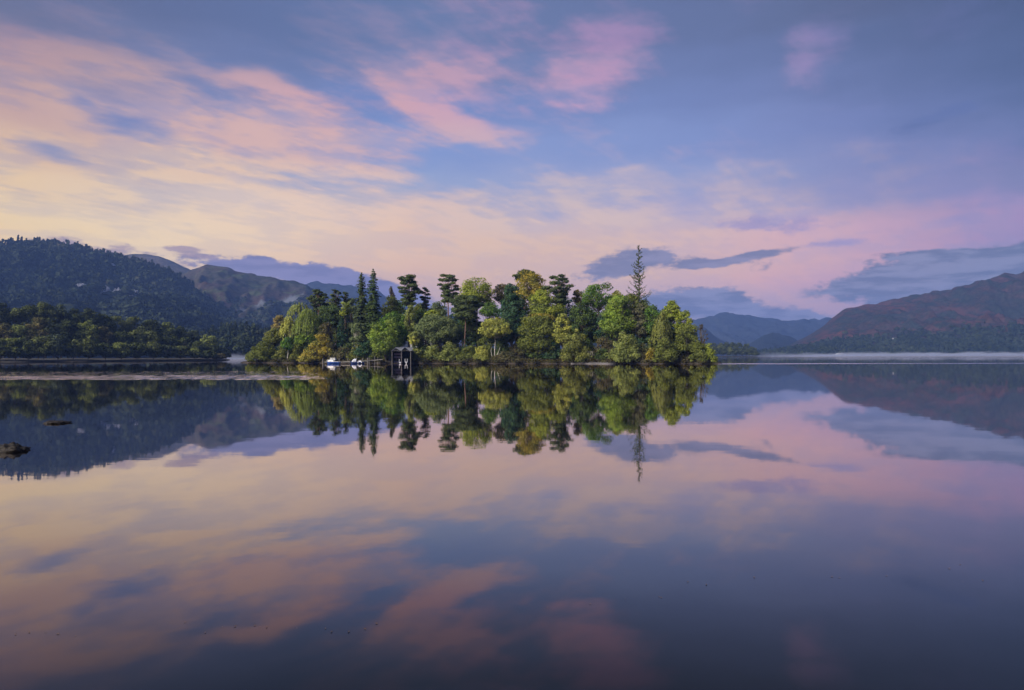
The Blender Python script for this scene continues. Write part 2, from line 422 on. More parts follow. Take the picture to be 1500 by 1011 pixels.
wma = N(wt, 'ShaderNodeVectorMath', operation='MULTIPLY_ADD'); L(wobn.outputs['Color'], wma.inputs[0]); wma.inputs[1].default_value = (.12, .055, 0)
wof = N(wt, 'ShaderNodeVectorMath', operation='SUBTRACT'); L(DIR2, wof.inputs[0]); wof.inputs[1].default_value = (.06, .0275, 0); L(wof.outputs[0], wma.inputs[2])
DIRW = wma.outputs[0]
sw = N(wt, 'ShaderNodeSeparateXYZ'); L(DIRW, sw.inputs[0]); AZw, ELw = sw.outputs[0], sw.outputs[1]
azf = M('DIVIDE', M('ADD', AZw, 1.0), 2.0, clamp=True)
ROWF = [None] + [sstep(ELw, ELS[j - 1], ELS[j]) for j in range(1, len(ELS))]
def grid_field(G, A_=None):
    prev = pa_ = None
    for j, e in enumerate(ELS):
        r = wt.nodes.new('ShaderNodeValToRGB'); el = r.color_ramp.elements
        while len(el) > 1: el.remove(el[-1])
        for k, a in enumerate(AZS):
            q = el[0] if k == 0 else el.new((a + 1) / 2)
            q.position = (a + 1) / 2; q.color = (*srgb(*sky_grid(G, a, e)), sky_grid(A_, a, e)[0] if A_ else 1)
        L(azf, r.inputs[0])
        if prev is None: prev = r.outputs[0]; pa_ = r.outputs[1]
        else:
            prev = MixC(ROWF[j], prev, r.outputs[0])
            if A_:
                mf = wt.nodes.new('ShaderNodeMix'); L(ROWF[j], mf.inputs[0]); L(pa_, mf.inputs[2]); L(r.outputs[1], mf.inputs[3]); pa_ = mf.outputs[0]
    return prev, pa_
blue, _ = grid_field(BLUE); lit, cov = grid_field(LIT, COV)
# cloud sheet: parallel streaks in a high plane, running towards the right
inv = M('DIVIDE', 1.0, M('ADD', M('MAXIMUM', dz, 0.0), .10))
pxx = M('MULTIPLY', dx, inv); pyy = M('MULTIPLY', dy, inv)
th = math.radians(38)
al = M('ADD', M('MULTIPLY', pxx, math.sin(th)), M('MULTIPLY', pyy, math.cos(th)))
ac = M('SUBTRACT', M('MULTIPLY', pxx, math.cos(th)), M('MULTIPLY', pyy, math.sin(th)))
n1 = noise(comb(M('MULTIPLY', al, .34), M('MULTIPLY', ac, 1.0)), 2.1, 5.0, .58, .4)
n2 = noise(comb(M('MULTIPLY', al, .55), M('MULTIPLY', ac, 1.8)), 5.2, 4.0, .62, 0)
n3 = noise(comb(M('MULTIPLY', AZ, 1.0), M('MULTIPLY', EL, 3.8)), 7.0, 4.0, .62, 0)
tex = M('ADD', M('ADD', M('MULTIPLY', n1, .48), M('MULTIPLY', n2, .20)), M('MULTIPLY', n3, .32))
def ell(x, y, rx, ry, ang=0.0, amp=1.0):
    """soft elliptical cloud patch at the direction where pixel (x, y) looks"""
    u = (x - 750) / 1000; e0 = math.atan((521 - y) / 1000 / math.sqrt(1 + u * u)); k = 1 / (1 + u * u)
    return (math.atan(u), e0, rx / 1000 * k * 1.55, ry / 1000 * math.sqrt(k) * 1.55, ang, amp)
def total(lst, vec=None):
    t = None
    for a0, e0, rx, ry, ang, amp in lst:
        mp = N(wt, 'ShaderNodeMapping', vector_type='TEXTURE'); L(vec if vec is not None else DIR2, mp.inputs[0])
        mp.inputs['Location'].default_value = (a0, e0, 0); mp.inputs['Rotation'].default_value = (0, 0, ang); mp.inputs['Scale'].default_value = (rx, ry, 1)
        gr = N(wt, 'ShaderNodeTexGradient', gradient_type='QUADRATIC_SPHERE' if False else 'SPHERICAL'); L(mp.outputs[0], gr.inputs[0])
        n = wt.nodes.new('ShaderNodeMath'); n.operation = 'MULTIPLY_ADD'; L(gr.outputs[1], n.inputs[0]); n.inputs[1].default_value = amp
        if t is None: n.inputs[2].default_value = 0
        else: L(t, n.inputs[2])
        t = n.outputs[0]
    return t
# particular lit patches and clear gaps
pat = total([ell(905, 78, 62, 58, .5, .62), ell(845, 122, 45, 26, 0, .42), ell(1190, 62, 60, 34, .3, .46),
  ell(1165, 122, 55, 24, 0, .45), ell(620, 150, 80, 30, -.45, .42), ell(640, 108, 60, 44, .2, .30),
  ell(715, 195, 60, 16, -.3, .36), ell(420, 135, 60, 20, -.35, .34), ell(880, 264, 95, 12, -.1, .30),
  ell(430, 175, 150, 26, -.35, .1), ell(60, 95, 150, 40, -.1, .12), ell(1120, 335, 90, 12, -.05, -.25),
  ell(950, 340, 110, 16, 0, .25), ell(1080, 405, 150, 22, -.05, .3), ell(1470, 325, 110, 20, .1, .22),
  ell(190, 180, 60, 12, -.25, -.35), ell(100, 85, 90, 12, -.1, -.0), ell(60, 215, 60, 10, -.1, -.35),
  ell(310, 230, 70, 10, -.2, -.2), ell(330, 70, 100, 50, 0, -.18), ell(310, 152, 60, 14, -.25, -.25),
  ell(540, 225, 120, 10, -.1, -.15), ell(700, 310, 90, 8, 0, -.2), ell(770, 245, 150, 32, 0, -.36), ell(860, 300, 120, 10, 0, -.18), ell(780, 332, 170, 10, -.03, .25), ell(1010, 262, 90, 12, -.1, .16), ell(1120, 240, 60, 10, 0, .14), ell(1300, 215, 80, 12, .05, .2), ell(1450, 230, 70, 16, 0, .2), ell(1240, 330, 90, 12, 0, .22), ell(560, 60, 90, 30, .2, .08)], DIRW)
cv = M('ADD', M('ADD', cov, pat), .085)
thr = M('SUBTRACT', .78, M('MULTIPLY', cv, .56))
mask = sstep(tex, M('SUBTRACT', thr, .16), M('ADD', thr, .135))
mask = M('MULTIPLY', mask, .92)
mot = M('MULTIPLY', sstep(M('ADD', M('MULTIPLY', n2, .3), M('MULTIPLY', n3, .7)), .58, .42), .62)
lit = MixC(mot, lit, MixC(.62, lit, blue)) if False else MixC(M('MULTIPLY', mot, .6), lit, MixC(.75, srgb(176, 158, 178), blue))
skyc = MixC(mask, blue, lit)
# slate-coloured low clouds with ragged edges
rag = noise(comb(AZ, M('MULTIPLY', EL, 2.2)), 24.0, 5.0, .68, 0)
rag2 = noise(comb(AZ, M('MULTIPLY_ADD', EL, 6.0, 5.0)), 10.0, 4.0, .62, 0)
ragc = M('MULTIPLY', M('SUBTRACT', rag, .5), 2.4)
ragm = sstep(rag2, .40, .60)
def dark(lst, colA, colB, lo=.38, hi=.62, op=.95):
    global skyc
    tt = total(lst, DIRW2); f = M('MULTIPLY_ADD', ragc, 1.0, tt)
    m = M('MULTIPLY', M('MULTIPLY', sstep(f, lo - .24, hi + .08), op), sstep(tt, .02, .3))
    skyc = MixC(m, skyc, MixC(ragm, colA, colB))
DIRW2 = DIR2
dark([ell(885, 398, 42, 13, .12), ell(925, 382, 50, 18, .15), ell(975, 382, 60, 11, -.12), ell(1040, 386, 50, 6, .05), ell(1085, 378, 40, 5, .2), ell(1130, 371, 35, 5, .1), ell(1110, 385, 20, 12, .2, .7)],
     srgb(96, 101, 136), srgb(120, 119, 152), .42, .8, .88)
dark([ell(990, 448, 60, 22), ell(1040, 440, 60, 16, 0), ell(1070, 456, 110, 16, -.1), ell(1150, 466, 80, 8, -.05)],
     srgb(92, 99, 134), srgb(128, 129, 162), .35, .6, .95)
dark([ell(1270, 416, 75, 17, .15), ell(1340, 405, 90, 26, .1), ell(1440, 398, 110, 26, .05), ell(1560, 392, 130, 34), ell(1330, 440, 90, 20, .1), ell(1400, 378, 120, 9, -.05), ell(1690, 400, 120, 60)],
     srgb(88, 95, 126), srgb(124, 125, 154), .35, .62, .93)
dark([ell(330, 388, 60, 9, -.1), ell(400, 394, 75, 13, -.12), ell(470, 406, 80, 15, -.15), ell(540, 420, 70, 14, -.3), ell(600, 445, 60, 16, -.3)],
     srgb(104, 106, 152), srgb(122, 120, 164), .35, .6, .95)
dark([ell(45, 351, 16, 6, .0, .8), ell(105, 356, 30, 8, -.1), ell(165, 367, 28, 11, .15), ell(140, 378, 40, 6, 0, .6), ell(270, 364, 26, 4, 0, .8), ell(290, 376, 34, 5, -.1, .9), ell(228, 372, 26, 3, -.1, .7), ell(260, 386, 28, 6, 0, .7), ell(330, 376, 20, 5, 0, .6)],
     srgb(134, 118, 138), srgb(160, 136, 146), .35, .68, .85)
dark([ell(1365, 176, 62, 9, .22), ell(1410, 163, 20, 8, 0, .6)], srgb(78, 92, 140), srgb(84, 98, 148), .3, .9, .6)
dark([ell(1225, 357, 40, 6, 0), ell(1130, 330, 70, 12, -.1)], srgb(136, 128, 176), srgb(150, 136, 180), .3, .9, .7)
# a faint physical twilight sky underneath
nish = N(wt, 'ShaderNodeTexSky', sky_type='NISHITA', sun_disc=False)
nish.sun_elevation = math.radians(12); nish.sun_rotation = math.radians(-128)
b1 = N(wt, 'ShaderNodeBackground', i_Strength=.84); b2 = N(wt, 'ShaderNodeBackground', i_Strength=0.006)
below = MixC(sstep(EL, -.06, -.002), srgb(40, 46, 66), skyc)
L(below, b1.inputs[0]); L(nish.outputs[0], b2.inputs[0])
ad = N(wt, 'ShaderNodeAddShader'); L(b1.outputs[0], ad.inputs[0]); L(b2.outputs[0], ad.inputs[1])
wo = N(wt, 'ShaderNodeOutputWorld'); L(ad.outputs[0], wo.inputs[0])
SKYB = b1

# ------------------------------------------------------------------ sun
SUN_AZ, SUN_EL = math.radians(-128), math.radians(30)
sd = bpy.data.lights.new('sun', 'SUN'); sd.energy = 5.0; sd.angle = math.radians(32); sd.color = (1.0, .91, .79)
so = bpy.data.objects.new('sun', sd); COL.objects.link(so)
dv = Vector((math.sin(SUN_AZ) * math.cos(SUN_EL), math.cos(SUN_AZ) * math.cos(SUN_EL), math.sin(SUN_EL)))
so.rotation_euler = dv.to_track_quat('Z', 'Y').to_euler()

# ------------------------------------------------------------------ hills
def fbm(x, y, z=0.0, o=5):
    return mnoise.fractal(Vector((x, y, z)), 0.9, 2.1, o)
def hill(name, pts, Dr, Df, x0, x1, nx, nt, mat, amp=.12, ridge=.0, freq=.006, pw=1.25, seed=0.0, backk=.35, foot=-3.0):
    xs = np.linspace(x0, x1, nx); nb = max(6, nt // 4)
    G = np.zeros((nx, nt + nb, 3))
    for i, x in enumerate(xs):
        dr = Dr(x) if callable(Dr) else Dr; df = Df(x) if callable(Df) else Df
        zr = W(x, ip(x, pts), dr)[2]
        for j in range(nt + nb):
            if j < nt:
                t = j / (nt - 1); D = df + (dr - df) * t; X = (x - 750) / F * D
                z = foot + (zr - foot) * t ** pw
                e = (math.sin(math.pi * min(1, t)) ** .8)
                g = fbm(X * freq + seed, D * freq * .6, seed); g2 = abs(fbm(X * freq * 2.3 + 3 + seed + t, D * freq * .9, seed + 5))
                z += zr * amp * e * (g * .8 - g2 * .9)
                zcap = H + (zr - H) * D / dr * .985
                if t < 1 and z > zcap: z = zcap - (z - zcap) * .25
                z += zr * ridge * (2.2 * fbm(X * freq * 6, D * freq * 5, seed) + (2.6 * (.4 - abs(fbm(X * freq * 9 + D * freq * 2, D * freq * 1.5, seed + 3))) * math.sin(math.pi * t))) * min(1, t * 3)
            else:
                t = (j - nt + 1) / nb; D = dr * (1 + backk * t); X = (x - 750) / F * D
                z = zr * (1 - t) ** 1.2 + foot * t + (zr * ridge * 2.2 * fbm(X * freq * 6, D * freq * 5, seed)) * (1 - t)
            G[i, j] = (X, D, z)
    nn = nt + nb
    V = G.reshape(-1, 3); a = (np.arange(nx - 1)[:, None] * nn + np.arange(nn - 1)[None, :]).reshape(-1)
    Fc = np.stack([a, a + nn, a + nn + 1, a + 1], 1)
    me = bpy.data.meshes.new(name); me.from_pydata(V.tolist(), [], Fc.tolist()); me.materials.append(mat)
    me.polygons.foreach_set('use_smooth', [True] * len(me.polygons)); me.update()
    o = link(name, me); tag(o, kind='structure'); return o, G[:, :nt]

def hill_mat(name, base, alt, patch=None, pcov=.5, scale=.004, crags=(), green=None):
    m, nt, out = new_mat(name); l = nt.links.new
    g = N(nt, 'ShaderNodeNewGeometry')
    mp = N(nt, 'ShaderNodeMapping'); mp.inputs['Scale'].default_value = (1, .6, 1.4); l(g.outputs['Position'], mp.inputs[0])
    n1 = N(nt, 'ShaderNodeTexNoise', i_Scale=scale, i_Detail=9.0, i_Roughness=.62); l(mp.outputs[0], n1.inputs[0])
    n2 = N(nt, 'ShaderNodeTexNoise', i_Scale=scale * 5, i_Detail=8.0, i_Roughness=.7, i_Distortion=.6); l(mp.outputs[0], n2.inputs[0])
    r = ramp(nt, [(.36, base), (.62, alt)]); l(n1.outputs[0], r.inputs[0]); c = r.outputs[0]
    def mix(f, a, b):
        q = N(nt, 'ShaderNodeMix', data_type='RGBA'); l(f, q.inputs[0]); l(a, q.inputs[6])
        if isinstance(b, tuple): q.inputs[7].default_value = (*b, 1)
        else: l(b, q.inputs[7])
        return q.outputs[2]
    if patch:
        rr = ramp(nt, [(pcov - .04, (0,) * 3), (pcov + .06, (1,) * 3)]); l(n2.outputs[0], rr.inputs[0]); c = mix(rr.outputs[0], c, patch)
    dk = ramp(nt, [(.32, (.35,) * 3), (.66, (1.5,) * 3)])
    n3 = N(nt, 'ShaderNodeTexNoise', i_Scale=scale * 22, i_Detail=6.0, i_Roughness=.7); l(g.outputs['Position'], n3.inputs[0]); l(n3.outputs[0], dk.inputs[0])
    mm = N(nt, 'ShaderNodeMix', data_type='RGBA', blend_type='MULTIPLY'); mm.inputs[0].default_value = 1; l(c, mm.inputs[6]); l(dk.outputs[0], mm.inputs[7]); c = mm.outputs[2]
    for (p, rad, colr, st) in crags:
        s = N(nt, 'ShaderNodeVectorMath', operation='SUBTRACT'); s.inputs[1].default_value = tuple(p); l(g.outputs['Position'], s.inputs[0])
        d = N(nt, 'ShaderNodeVectorMath', operation='DIVIDE'); d.inputs[1].default_value = rad; l(s.outputs[0], d.inputs[0])
        le = N(nt, 'ShaderNodeVectorMath', operation='LENGTH'); l(d.outputs[0], le.inputs[0])
        mp2 = N(nt, 'ShaderNodeMapping'); mp2.inputs['Scale'].default_value = (1, .2, .45); l(g.outputs['Position'], mp2.inputs[0])
        n4 = N(nt, 'ShaderNodeTexNoise', i_Scale=st, i_Detail=7.0, i_Roughness=.75); l(mp2.outputs[0], n4.inputs[0])
        a = N(nt, 'ShaderNodeMath', operation='MULTIPLY_ADD'); l(le.outputs[1], a.inputs[0]); a.inputs[1].default_value = -.35; l(n4.outputs[0], a.inputs[2])
        rr = ramp(nt, [(.22, (0,) * 3), (.34, (1,) * 3)]); l(a.outputs[0], rr.inputs[0]); c = mix(rr.outputs[0], c, colr)
    b = N(nt, 'ShaderNodeBsdfDiffuse'); l(c, b.inputs[0])
    bp = N(nt, 'ShaderNodeBump', i_Strength=.8, i_Distance=.25 / scale * .02); l(n2.outputs[0], bp.inputs['Height']); l(bp.outputs[0], b.inputs['Normal'])
    l(b.outputs[0], out.inputs[0]); return m

ROCK = (.30, .31, .34)
m_wood = hill_mat('hill_wood_floor', (.012, .02, .014), (.022, .032, .018), scale=.01)
RA = [(-700, 345), (-300, 352), (-100, 358), (0, 361), (40, 363), (80, 362), (110, 366), (150, 375), (200, 389), (225, 395), (252, 403), (276, 421), (300, 440), (324, 457), (350, 470), (390, 482), (450, 494), (520, 500)]
hillA, GA = hill('wooded_hill', RA, 1650, 820, -500, 520, 150, 60, m_wood, amp=.20, freq=.004, pw=1.15, seed=3.3)
RB = [(100, 400), (172, 379), (185, 374), (200, 371.5), (216, 372.5), (235, 377), (262, 387), (285, 396), (300, 402), (360, 425), (420, 440)]
m_fellB = hill_mat('fell_far', (.040, .045, .038), (.075, .062, .052), scale=.003)
hill('distant_fell', RB, 2700, 2100, 60, 460, 90, 30, m_fellB, amp=.06, freq=.0015, ridge=.006, seed=1.1)
RC = [(150, 420), (250, 403), (286, 396), (294, 391), (300, 389), (314, 391), (334, 393), (351, 398), (368, 403), (389, 407), (410, 409), (428, 411), (440, 414), (448, 416), (458, 423), (480, 436), (520, 452), (600, 480), (680, 500)]
m_fellC = hill_mat('fell_heather', (.028, .036, .022), (.062, .042, .038), patch=(.055, .068, .024), pcov=.56, scale=.0042,
   crags=[((-.337 * 1850, 1850, 150), (55, 500, 48), (.10, .11, .135), .03), ((-.388 * 1700, 1700, 108), (32, 400, 30), (.09, .10, .12), .03), ((-.425 * 1500, 1520, 78), (90, 240, 24), (.12, .12, .16), .03)])
hillC, GC = hill('heather_fell', RC, 2200, 1150, 120, 700, 200, 80, m_fellC, amp=.20, freq=.0030, ridge=.016, seed=8.2, pw=1.1)
RD = [(380, 440), (430, 420), (450, 416), (463, 413.5), (478, 416), (500, 415.5), (519, 418.5), (540, 421), (553, 424.5), (565, 436), (600, 450), (700, 474), (820, 484), (900, 482), (1010, 476)]
m_farblue = hill_mat('fell_far_blue', (.012, .018, .024), (.028, .034, .036), scale=.0015)
hill('distant_ridge', RD, 3500, 2800, 350, 1010, 150, 26, m_farblue, amp=.12, freq=.0022, ridge=.022, seed=5.5)
RE = [(940, 486), (980, 476), (1015, 468), (1030, 464), (1042, 463), (1058, 461), (1073, 459.7), (1084, 460), (1094, 461.5), (1108, 464.5), (1119, 466.7), (1136, 466.7), (1157, 471), (1175, 468), (1188, 467), (1216, 466.7), (1300, 464), (1400, 470)]
hill('far_mountain', RE, 4400, 3300, 900, 1380, 220, 50, m_farblue, amp=.24, freq=.0022, ridge=.028, seed=2.2)
RF = [(930, 474), (1000, 474), (1020, 477), (1032, 479), (1040, 486), (1049, 494), (1060, 500), (1075, 510), (1090, 520), (1110, 522)]
hill('far_spur', RF, 2900, 2300, 900, 1110, 70, 24, m_farblue, amp=.08, freq=.002, ridge=.008, seed=4.2)
RG = [(1050, 521), (1085, 511), (1100, 503), (1108, 498), (1119, 490.5), (1126, 489), (1132, 487.5), (1139, 489), (1146, 491.5), (1155, 492), (1164, 496), (1180, 505), (1210, 516), (1240, 521)]
m_crag = hill_mat('crag_wooded', (.010, .015, .014), (.024, .028, .024), scale=.004)
hill('crag_hill', RG, 3000, 2400, 1050, 1250, 90, 26, m_crag, amp=.14, freq=.003, ridge=.03, seed=6.2)
RR = [(1060, 521), (1110, 517), (1150, 508), (1180, 494), (1200, 482), (1210, 474), (1220, 466), (1234, 455), (1250, 450), (1266, 446.5), (1277, 446), (1300, 441), (1320, 437), (1335, 433), (1350, 429), (1365, 427.5), (1380, 426), (1395, 423), (1410, 419), (1420, 417.5), (1434, 411), (1450, 406), (1460, 405), (1470, 403.5), (1500, 397), (1560, 386), (1700, 372), (2000, 380), (2300, 420)]
m_red = hill_mat('fell_bracken', (.018, .022, .020), (.068, .029, .021), patch=(.018, .023, .018), pcov=.51, scale=.0044,
   crags=[((.560 * 2000, 2000, 146), (46, 400, 11), (.05, .048, .05), .02), ((.46 * 1920, 1920, 92), (100, 400, 46), (.07, .07, .085), .02), ((.70 * 1920, 2000, 138), (60, 400, 46), (.055, .028, .025), .02)])
hillR, GR = hill('bracken_fell', RR, lambda x: 2500 - (max(0, min(1, (x - 1050) / 700))) * 350, 1530, 1055, 2000, 300, 110, m_red, amp=.28, freq=.0036, ridge=.022, seed=9.1, pw=1.2)

# ------------------------------------------------------------------ woods that read as one mass
def tmpl(rng, kind, n):
    d = rdir(rng, n)
    if kind == 'fir':
        t = rng.random(n) ** .6; a = rng.uniform(0, 6.28, n); r = .30 * t * rng.uniform(.6, 1.1, n)
        P = np.stack([np.cos(a) * r, np.sin(a) * r, 1.25 - 1.2 * t], 1); Nn = np.stack([np.cos(a), np.sin(a), np.full(n, .6)], 1)
    else:
        d[:, 2] = np.abs(d[:, 2]) * .9 - .15
        b = 1 + .22 * np.sin(d[:, 0] * 5 + 1) * np.cos(d[:, 1] * 4)
        P = d * np.array([.52, .52, .45]) * b[:, None] * rng.uniform(.8, 1.05, n)[:, None] + np.array([0, 0, .5]); Nn = d
    return P, Nn
def wood(name, pts, hts, kinds, mat, label, nq=40, q=.26, seed=1, tv=(.0, .75)):
    rng = np.random.default_rng(seed); P, Q, T, Z = [], [], [], []
    TP = {k: [tmpl(rng, k, nq) for _ in range(6)] for k in set(kinds)}
    for p, h, k in zip(pts, hts, kinds):
        tp, tn = TP[k][int(rng.integers(6))]; a = rng.uniform(0, 6.28); c, s = math.cos(a), math.sin(a)
        Rm = np.array([[c, -s, 0], [s, c, 0], [0, 0, 1]]); P.append((tp @ Rm.T) * h + p); Q.append(tn @ Rm.T + rng.normal(size=(nq, 3)) * .3)
        T.append(rng.uniform(*tv) + .6 * mnoise.noise(Vector(p) * .010) + rng.normal(size=nq) * .1); Z.append(np.full(nq, q * h))
    me = quads_mesh(name, np.concatenate(P), np.concatenate(Q), np.concatenate(Z), np.concatenate(T), mat, rng, 1.1)
    o = link(name, me); tag(o, label, 'wood', kind='stuff'); return o
def scatter(G, n, rng, cond=None, jlo=0.0, jhi=1.0):
    nx, nt, _ = G.shape; out = []
    while len(out) < n:
        i = rng.uniform(0, nx - 1.001); j = rng.uniform(jlo, jhi) * (nt - 1.001); a, b = int(i), int(j); fi, fj = i - a, j - b
        p = (G[a, b] * (1 - fi) + G[a + 1, b] * fi) * (1 - fj) + (G[a, b + 1] * (1 - fi) + G[a + 1, b + 1] * fi) * fj
        x = 750 + p[0] / p[1] * F
        if p[2] < -.5: continue
        if cond and not cond(x, j / (nt - 1), p, rng): continue
        out.append(p)
    return out
rg = np.random.default_rng(11)
m_hw = leaf_mat('wood_far', (.006, .014, .012), (.048, .064, .038), .1, (.085, .070, .042))
def condA(x, t, p, r):
    if x < -60 or x > 420: return False
    px_, py_ = x, yh(x) - (p[2] - H) / p[1] * F
    for (cx, cy, rx, ry) in ((153, 425, 9, 6), (170, 427, 14, 5), (198, 431, 9, 5), (122, 418, 10, 3), (165, 388, 5, 5)):
        if ((px_ - cx) / rx) ** 2 + ((py_ - cy - 7) / (ry + 9)) ** 2 < 1 and r.random() < .93: return False
    return True
pa = scatter(GA, 7000, rg, condA)
ka = ['fir' if (p[2] > 130 and rg.random() < .5) or rg.random() < .07 else 'broad' for p in pa]
ha = [rg.uniform(9, 22) if k == 'broad' else rg.uniform(12, 22) for k in ka]
wood('hillside_wood', pa, ha, ka, m_hw, 'dark blue-green woodland covering the steep hillside on the left', 34, .32, 3, (.15, .5))
# skyline conifers of the same hill
pr = []; 
for i in range(150):
    x = rg.uniform(-40, 275); p = W(x, ip(x, RA), 1648); pr.append(p)
wood('skyline_wood', pr, [rg.uniform(9, 20) * (1.15 if -40 < (750 + p[0] / p[1] * F) < 60 else .8) for p in pr], ['fir' if rg.random() < .7 else 'broad' for _ in pr], m_hw, 'ragged line of conifers along the crest of the left wooded hill', 80, .2, 5)
# bare rock face among the hillside wood
mk = MB(); rk = random.Random(5)
ROCKM = plain_mat('cliff_rock', (.14, .15, .18), (.62, .62, .68), .12, .9, stretch=(1, 1, .35))
def cliff(mk, cx, cy, wpx, hpx, D, seed):
    r = random.Random(seed); n, m_ = 22, 9; base = W(cx, cy, D); V = []
    for i in range(n):
        for j in range(m_):
            u = i / (n - 1) - .5; v = j / (m_ - 1) - .5
            edge = 1 - (2 * abs(u)) ** 3
            V.append((base[0] + u * wpx * D / F, base[1] + v * hpx * D / F * 1.1 - (6 * edge + 5 * r.random()) , base[2] + v * hpx * D / F * edge + 4 * fbm(u * 6, v * 3, seed)))
    mk.add(V, [(i * m_ + j, (i + 1) * m_ + j, (i + 1) * m_ + j + 1, i * m_ + j + 1) for i in range(n - 1) for j in range(m_ - 1)])
def surfD(G, x, y):
    i = int(np.argmin(np.abs(750 + G[:, 0, 0] / G[:, 0, 1] * F - x))); ys = [yh(x) - (p[2] - H) / p[1] * F for p in G[i]]
    for j in range(len(ys)):
        if ys[j] <= y: return G[i, j, 1]
    return G[i, -1, 1]
for (cx, cy, w_, h_, lab) in ((153, 426, 17, 13, 'largest pale grey cliff face among trees on the left wooded hill'), (199, 431, 13, 9, 'pale cliff right of the largest one on the left wooded hill'),
     (174, 427, 12, 8, 'faint low cliff between the two brightest cliffs on the left hill'), (121, 418, 13, 5, 'thin pale ledge up and left of the largest cliff on the left hill'), (165, 389, 6, 8, 'small narrow crag high above the cliffs on the left hill')):
    mk = MB(); cliff(mk, cx, cy, w_, h_, surfD(GA, cx, cy) - 22, cx); tag(link('cliff', mk.mesh('cliff', ROCKM)), lab, 'cliff')

m_rw = leaf_mat('wood_right', (.008, .018, .012), (.036, .050, .024), .1, (.055, .05, .025))
wtop = [(1050, 519), (1110, 518), (1150, 512), (1200, 505), (1250, 499), (1320, 494), (1400, 487), (1500, 481), (1560, 478), (1700, 470)]
def condR(x, t, p, r):
    if x > 1600: return False
    y = yh(x) - (p[2] - H) / p[1] * F
    lim = ip(x, wtop) + 5 * mnoise.noise(Vector((x * .03, 0, 0)))
    if abs(x - 1309) < 7 and abs(y - 497) < 3: return False
    return y > lim or (y > lim - 10 and r.random() < .05)
pr2 = scatter(GR, 5200, rg, condR, 0, .55)
wood('lakeshore_wood', pr2, [rg.uniform(8, 15) for _ in pr2], ['fir' if rg.random() < .3 else 'broad' for _ in pr2], m_rw, 'dark green woodland belt along the foot of the reddish fell on the right', 26, .38, 8, (.15, .55))
# wood between the left promontory and the island
m_cw = leaf_mat('wood_mid', (.018, .030, .022), (.055, .070, .036), .15, (.10, .075, .05))
pc = []; hc = []; kc = []
ctop = [(255, 488), (290, 486), (310, 480), (330, 474), (350, 471), (365, 474), (385, 478), (420, 484), (470, 490)]
for i in range(520):
    x = rg.uniform(250, 480); t = rg.random() ** .8; D = 560 + 240 * t; yg = 524 - (524 - ip(x, ctop) - 22) * t
    p = W(x, yg, D); pc.append(p); k = 'fir' if rg.random() < (.75 if t > .5 else .15) else 'broad'; kc.append(k); hc.append(rg.uniform(11, 15) if k == 'broad' else rg.uniform(12, 18))
wood('valley_wood', pc, hc, kc, m_cw, 'mixed conifers and broadleaf trees between the left point and the island', 90, .16, 9)
# woods over the lower slopes of the heather fell
def condC(x, t, p, r):
    y = yh(x) - (p[2] - H) / p[1] * F
    return 240 < x < 520 and (y > 462 + 12 * mnoise.noise(Vector((x * .02, 0, 3))) or (mnoise.noise(Vector((x * .03, y * .05, 9))) > .12 and y > 438 and r.random() < .6))
pcc = scatter(GC, 2600, rg, condC, 0, .8)
wood('fellside_wood', pcc, [rg.uniform(7, 13) for _ in pcc], ['broad'] * len(pcc), m_hw, 'scattered woodland on the lower slopes of the heather fell', 22, .36, 12)

# ------------------------------------------------------------------ lake
m, nt, out = new_mat('lake_water'); l = nt.links.new
g = N(nt, 'ShaderNodeNewGeometry'); sp = N(nt, 'ShaderNodeSeparateXYZ'); l(g.outputs['Position'], sp.inputs[0])
def wm(op, a, b=None, c=None):
    n = N(nt, 'ShaderNodeMath', operation=op)
    for i, v in enumerate((a, b, c)):
        if v is None: continue
        if isinstance(v, (int, float)): n.inputs[i].default_value = v
        else: l(v, n.inputs[i])
    return n.outputs[0]
def wss(v, a, b):
    n = N(nt, 'ShaderNodeMapRange', interpolation_type='SMOOTHSTEP'); l(v, n.inputs[0]); n.inputs[1].default_value = a; n.inputs[2].default_value = b
    return n.outputs[0]
X, Y = sp.outputs[0], sp.outputs[1]
def wnoise(scale, vs, det=3.0, rough=.5):
    mp = N(nt, 'ShaderNodeMapping'); mp.inputs['Scale'].default_value = vs; l(g.outputs['Position'], mp.inputs[0])
    n = N(nt, 'ShaderNodeTexNoise', i_Scale=scale, i_Detail=det, i_Roughness=rough); l(mp.outputs[0], n.inputs[0]); return n.outputs[0]
wav = wnoise(.02, (1, 1, 1), 2.0)
Yw = wm('ADD', Y, wm('MULTIPLY', wm('SUBTRACT', wav, .5), 26.0))
Yn = wm('ADD', Y, wm('MULTIPLY', wm('SUBTRACT', wav, .5), 10.0))
def band(y, a, b, c, d): return wm('MULTIPLY', wss(y, a, b), wm('SUBTRACT', 1.0, wss(y, c, d)))
left = wm('SUBTRACT', 1.0, wss(wm('ADD', X, wm('MULTIPLY', Y, .30)), -2.0, 4.0))
b1_ = wm('MULTIPLY', band(Yn, 70, 74, 80, 95), left)
b1_ = wm('MULTIPLY', b1_, wss(wnoise(1.0, (2.2, .16, 1), 2.0, .6), .50, .60))
b1_ = wm('MULTIPLY', b1_, wm('ADD', .25, wm('MULTIPLY', wss(wnoise(.25, (.5, 1.6, 1), 3.0), .40, .6), .75)))
b1b = wm('MULTIPLY', wm('MULTIPLY', band(Yn, 84, 90, 100, 118), left), wss(wnoise(1.0, (1.8, .12, 1), 2.0, .6), .54, .62))
right = wss(wm('SUBTRACT', X, wm('MULTIPLY', Y, .285)), -4.0, 3.0)
b2_ = wm('MULTIPLY', band(Y, 187, 193, 200, 208), right)
b3_ = band(Yw, 420, 520, 1100, 1200)
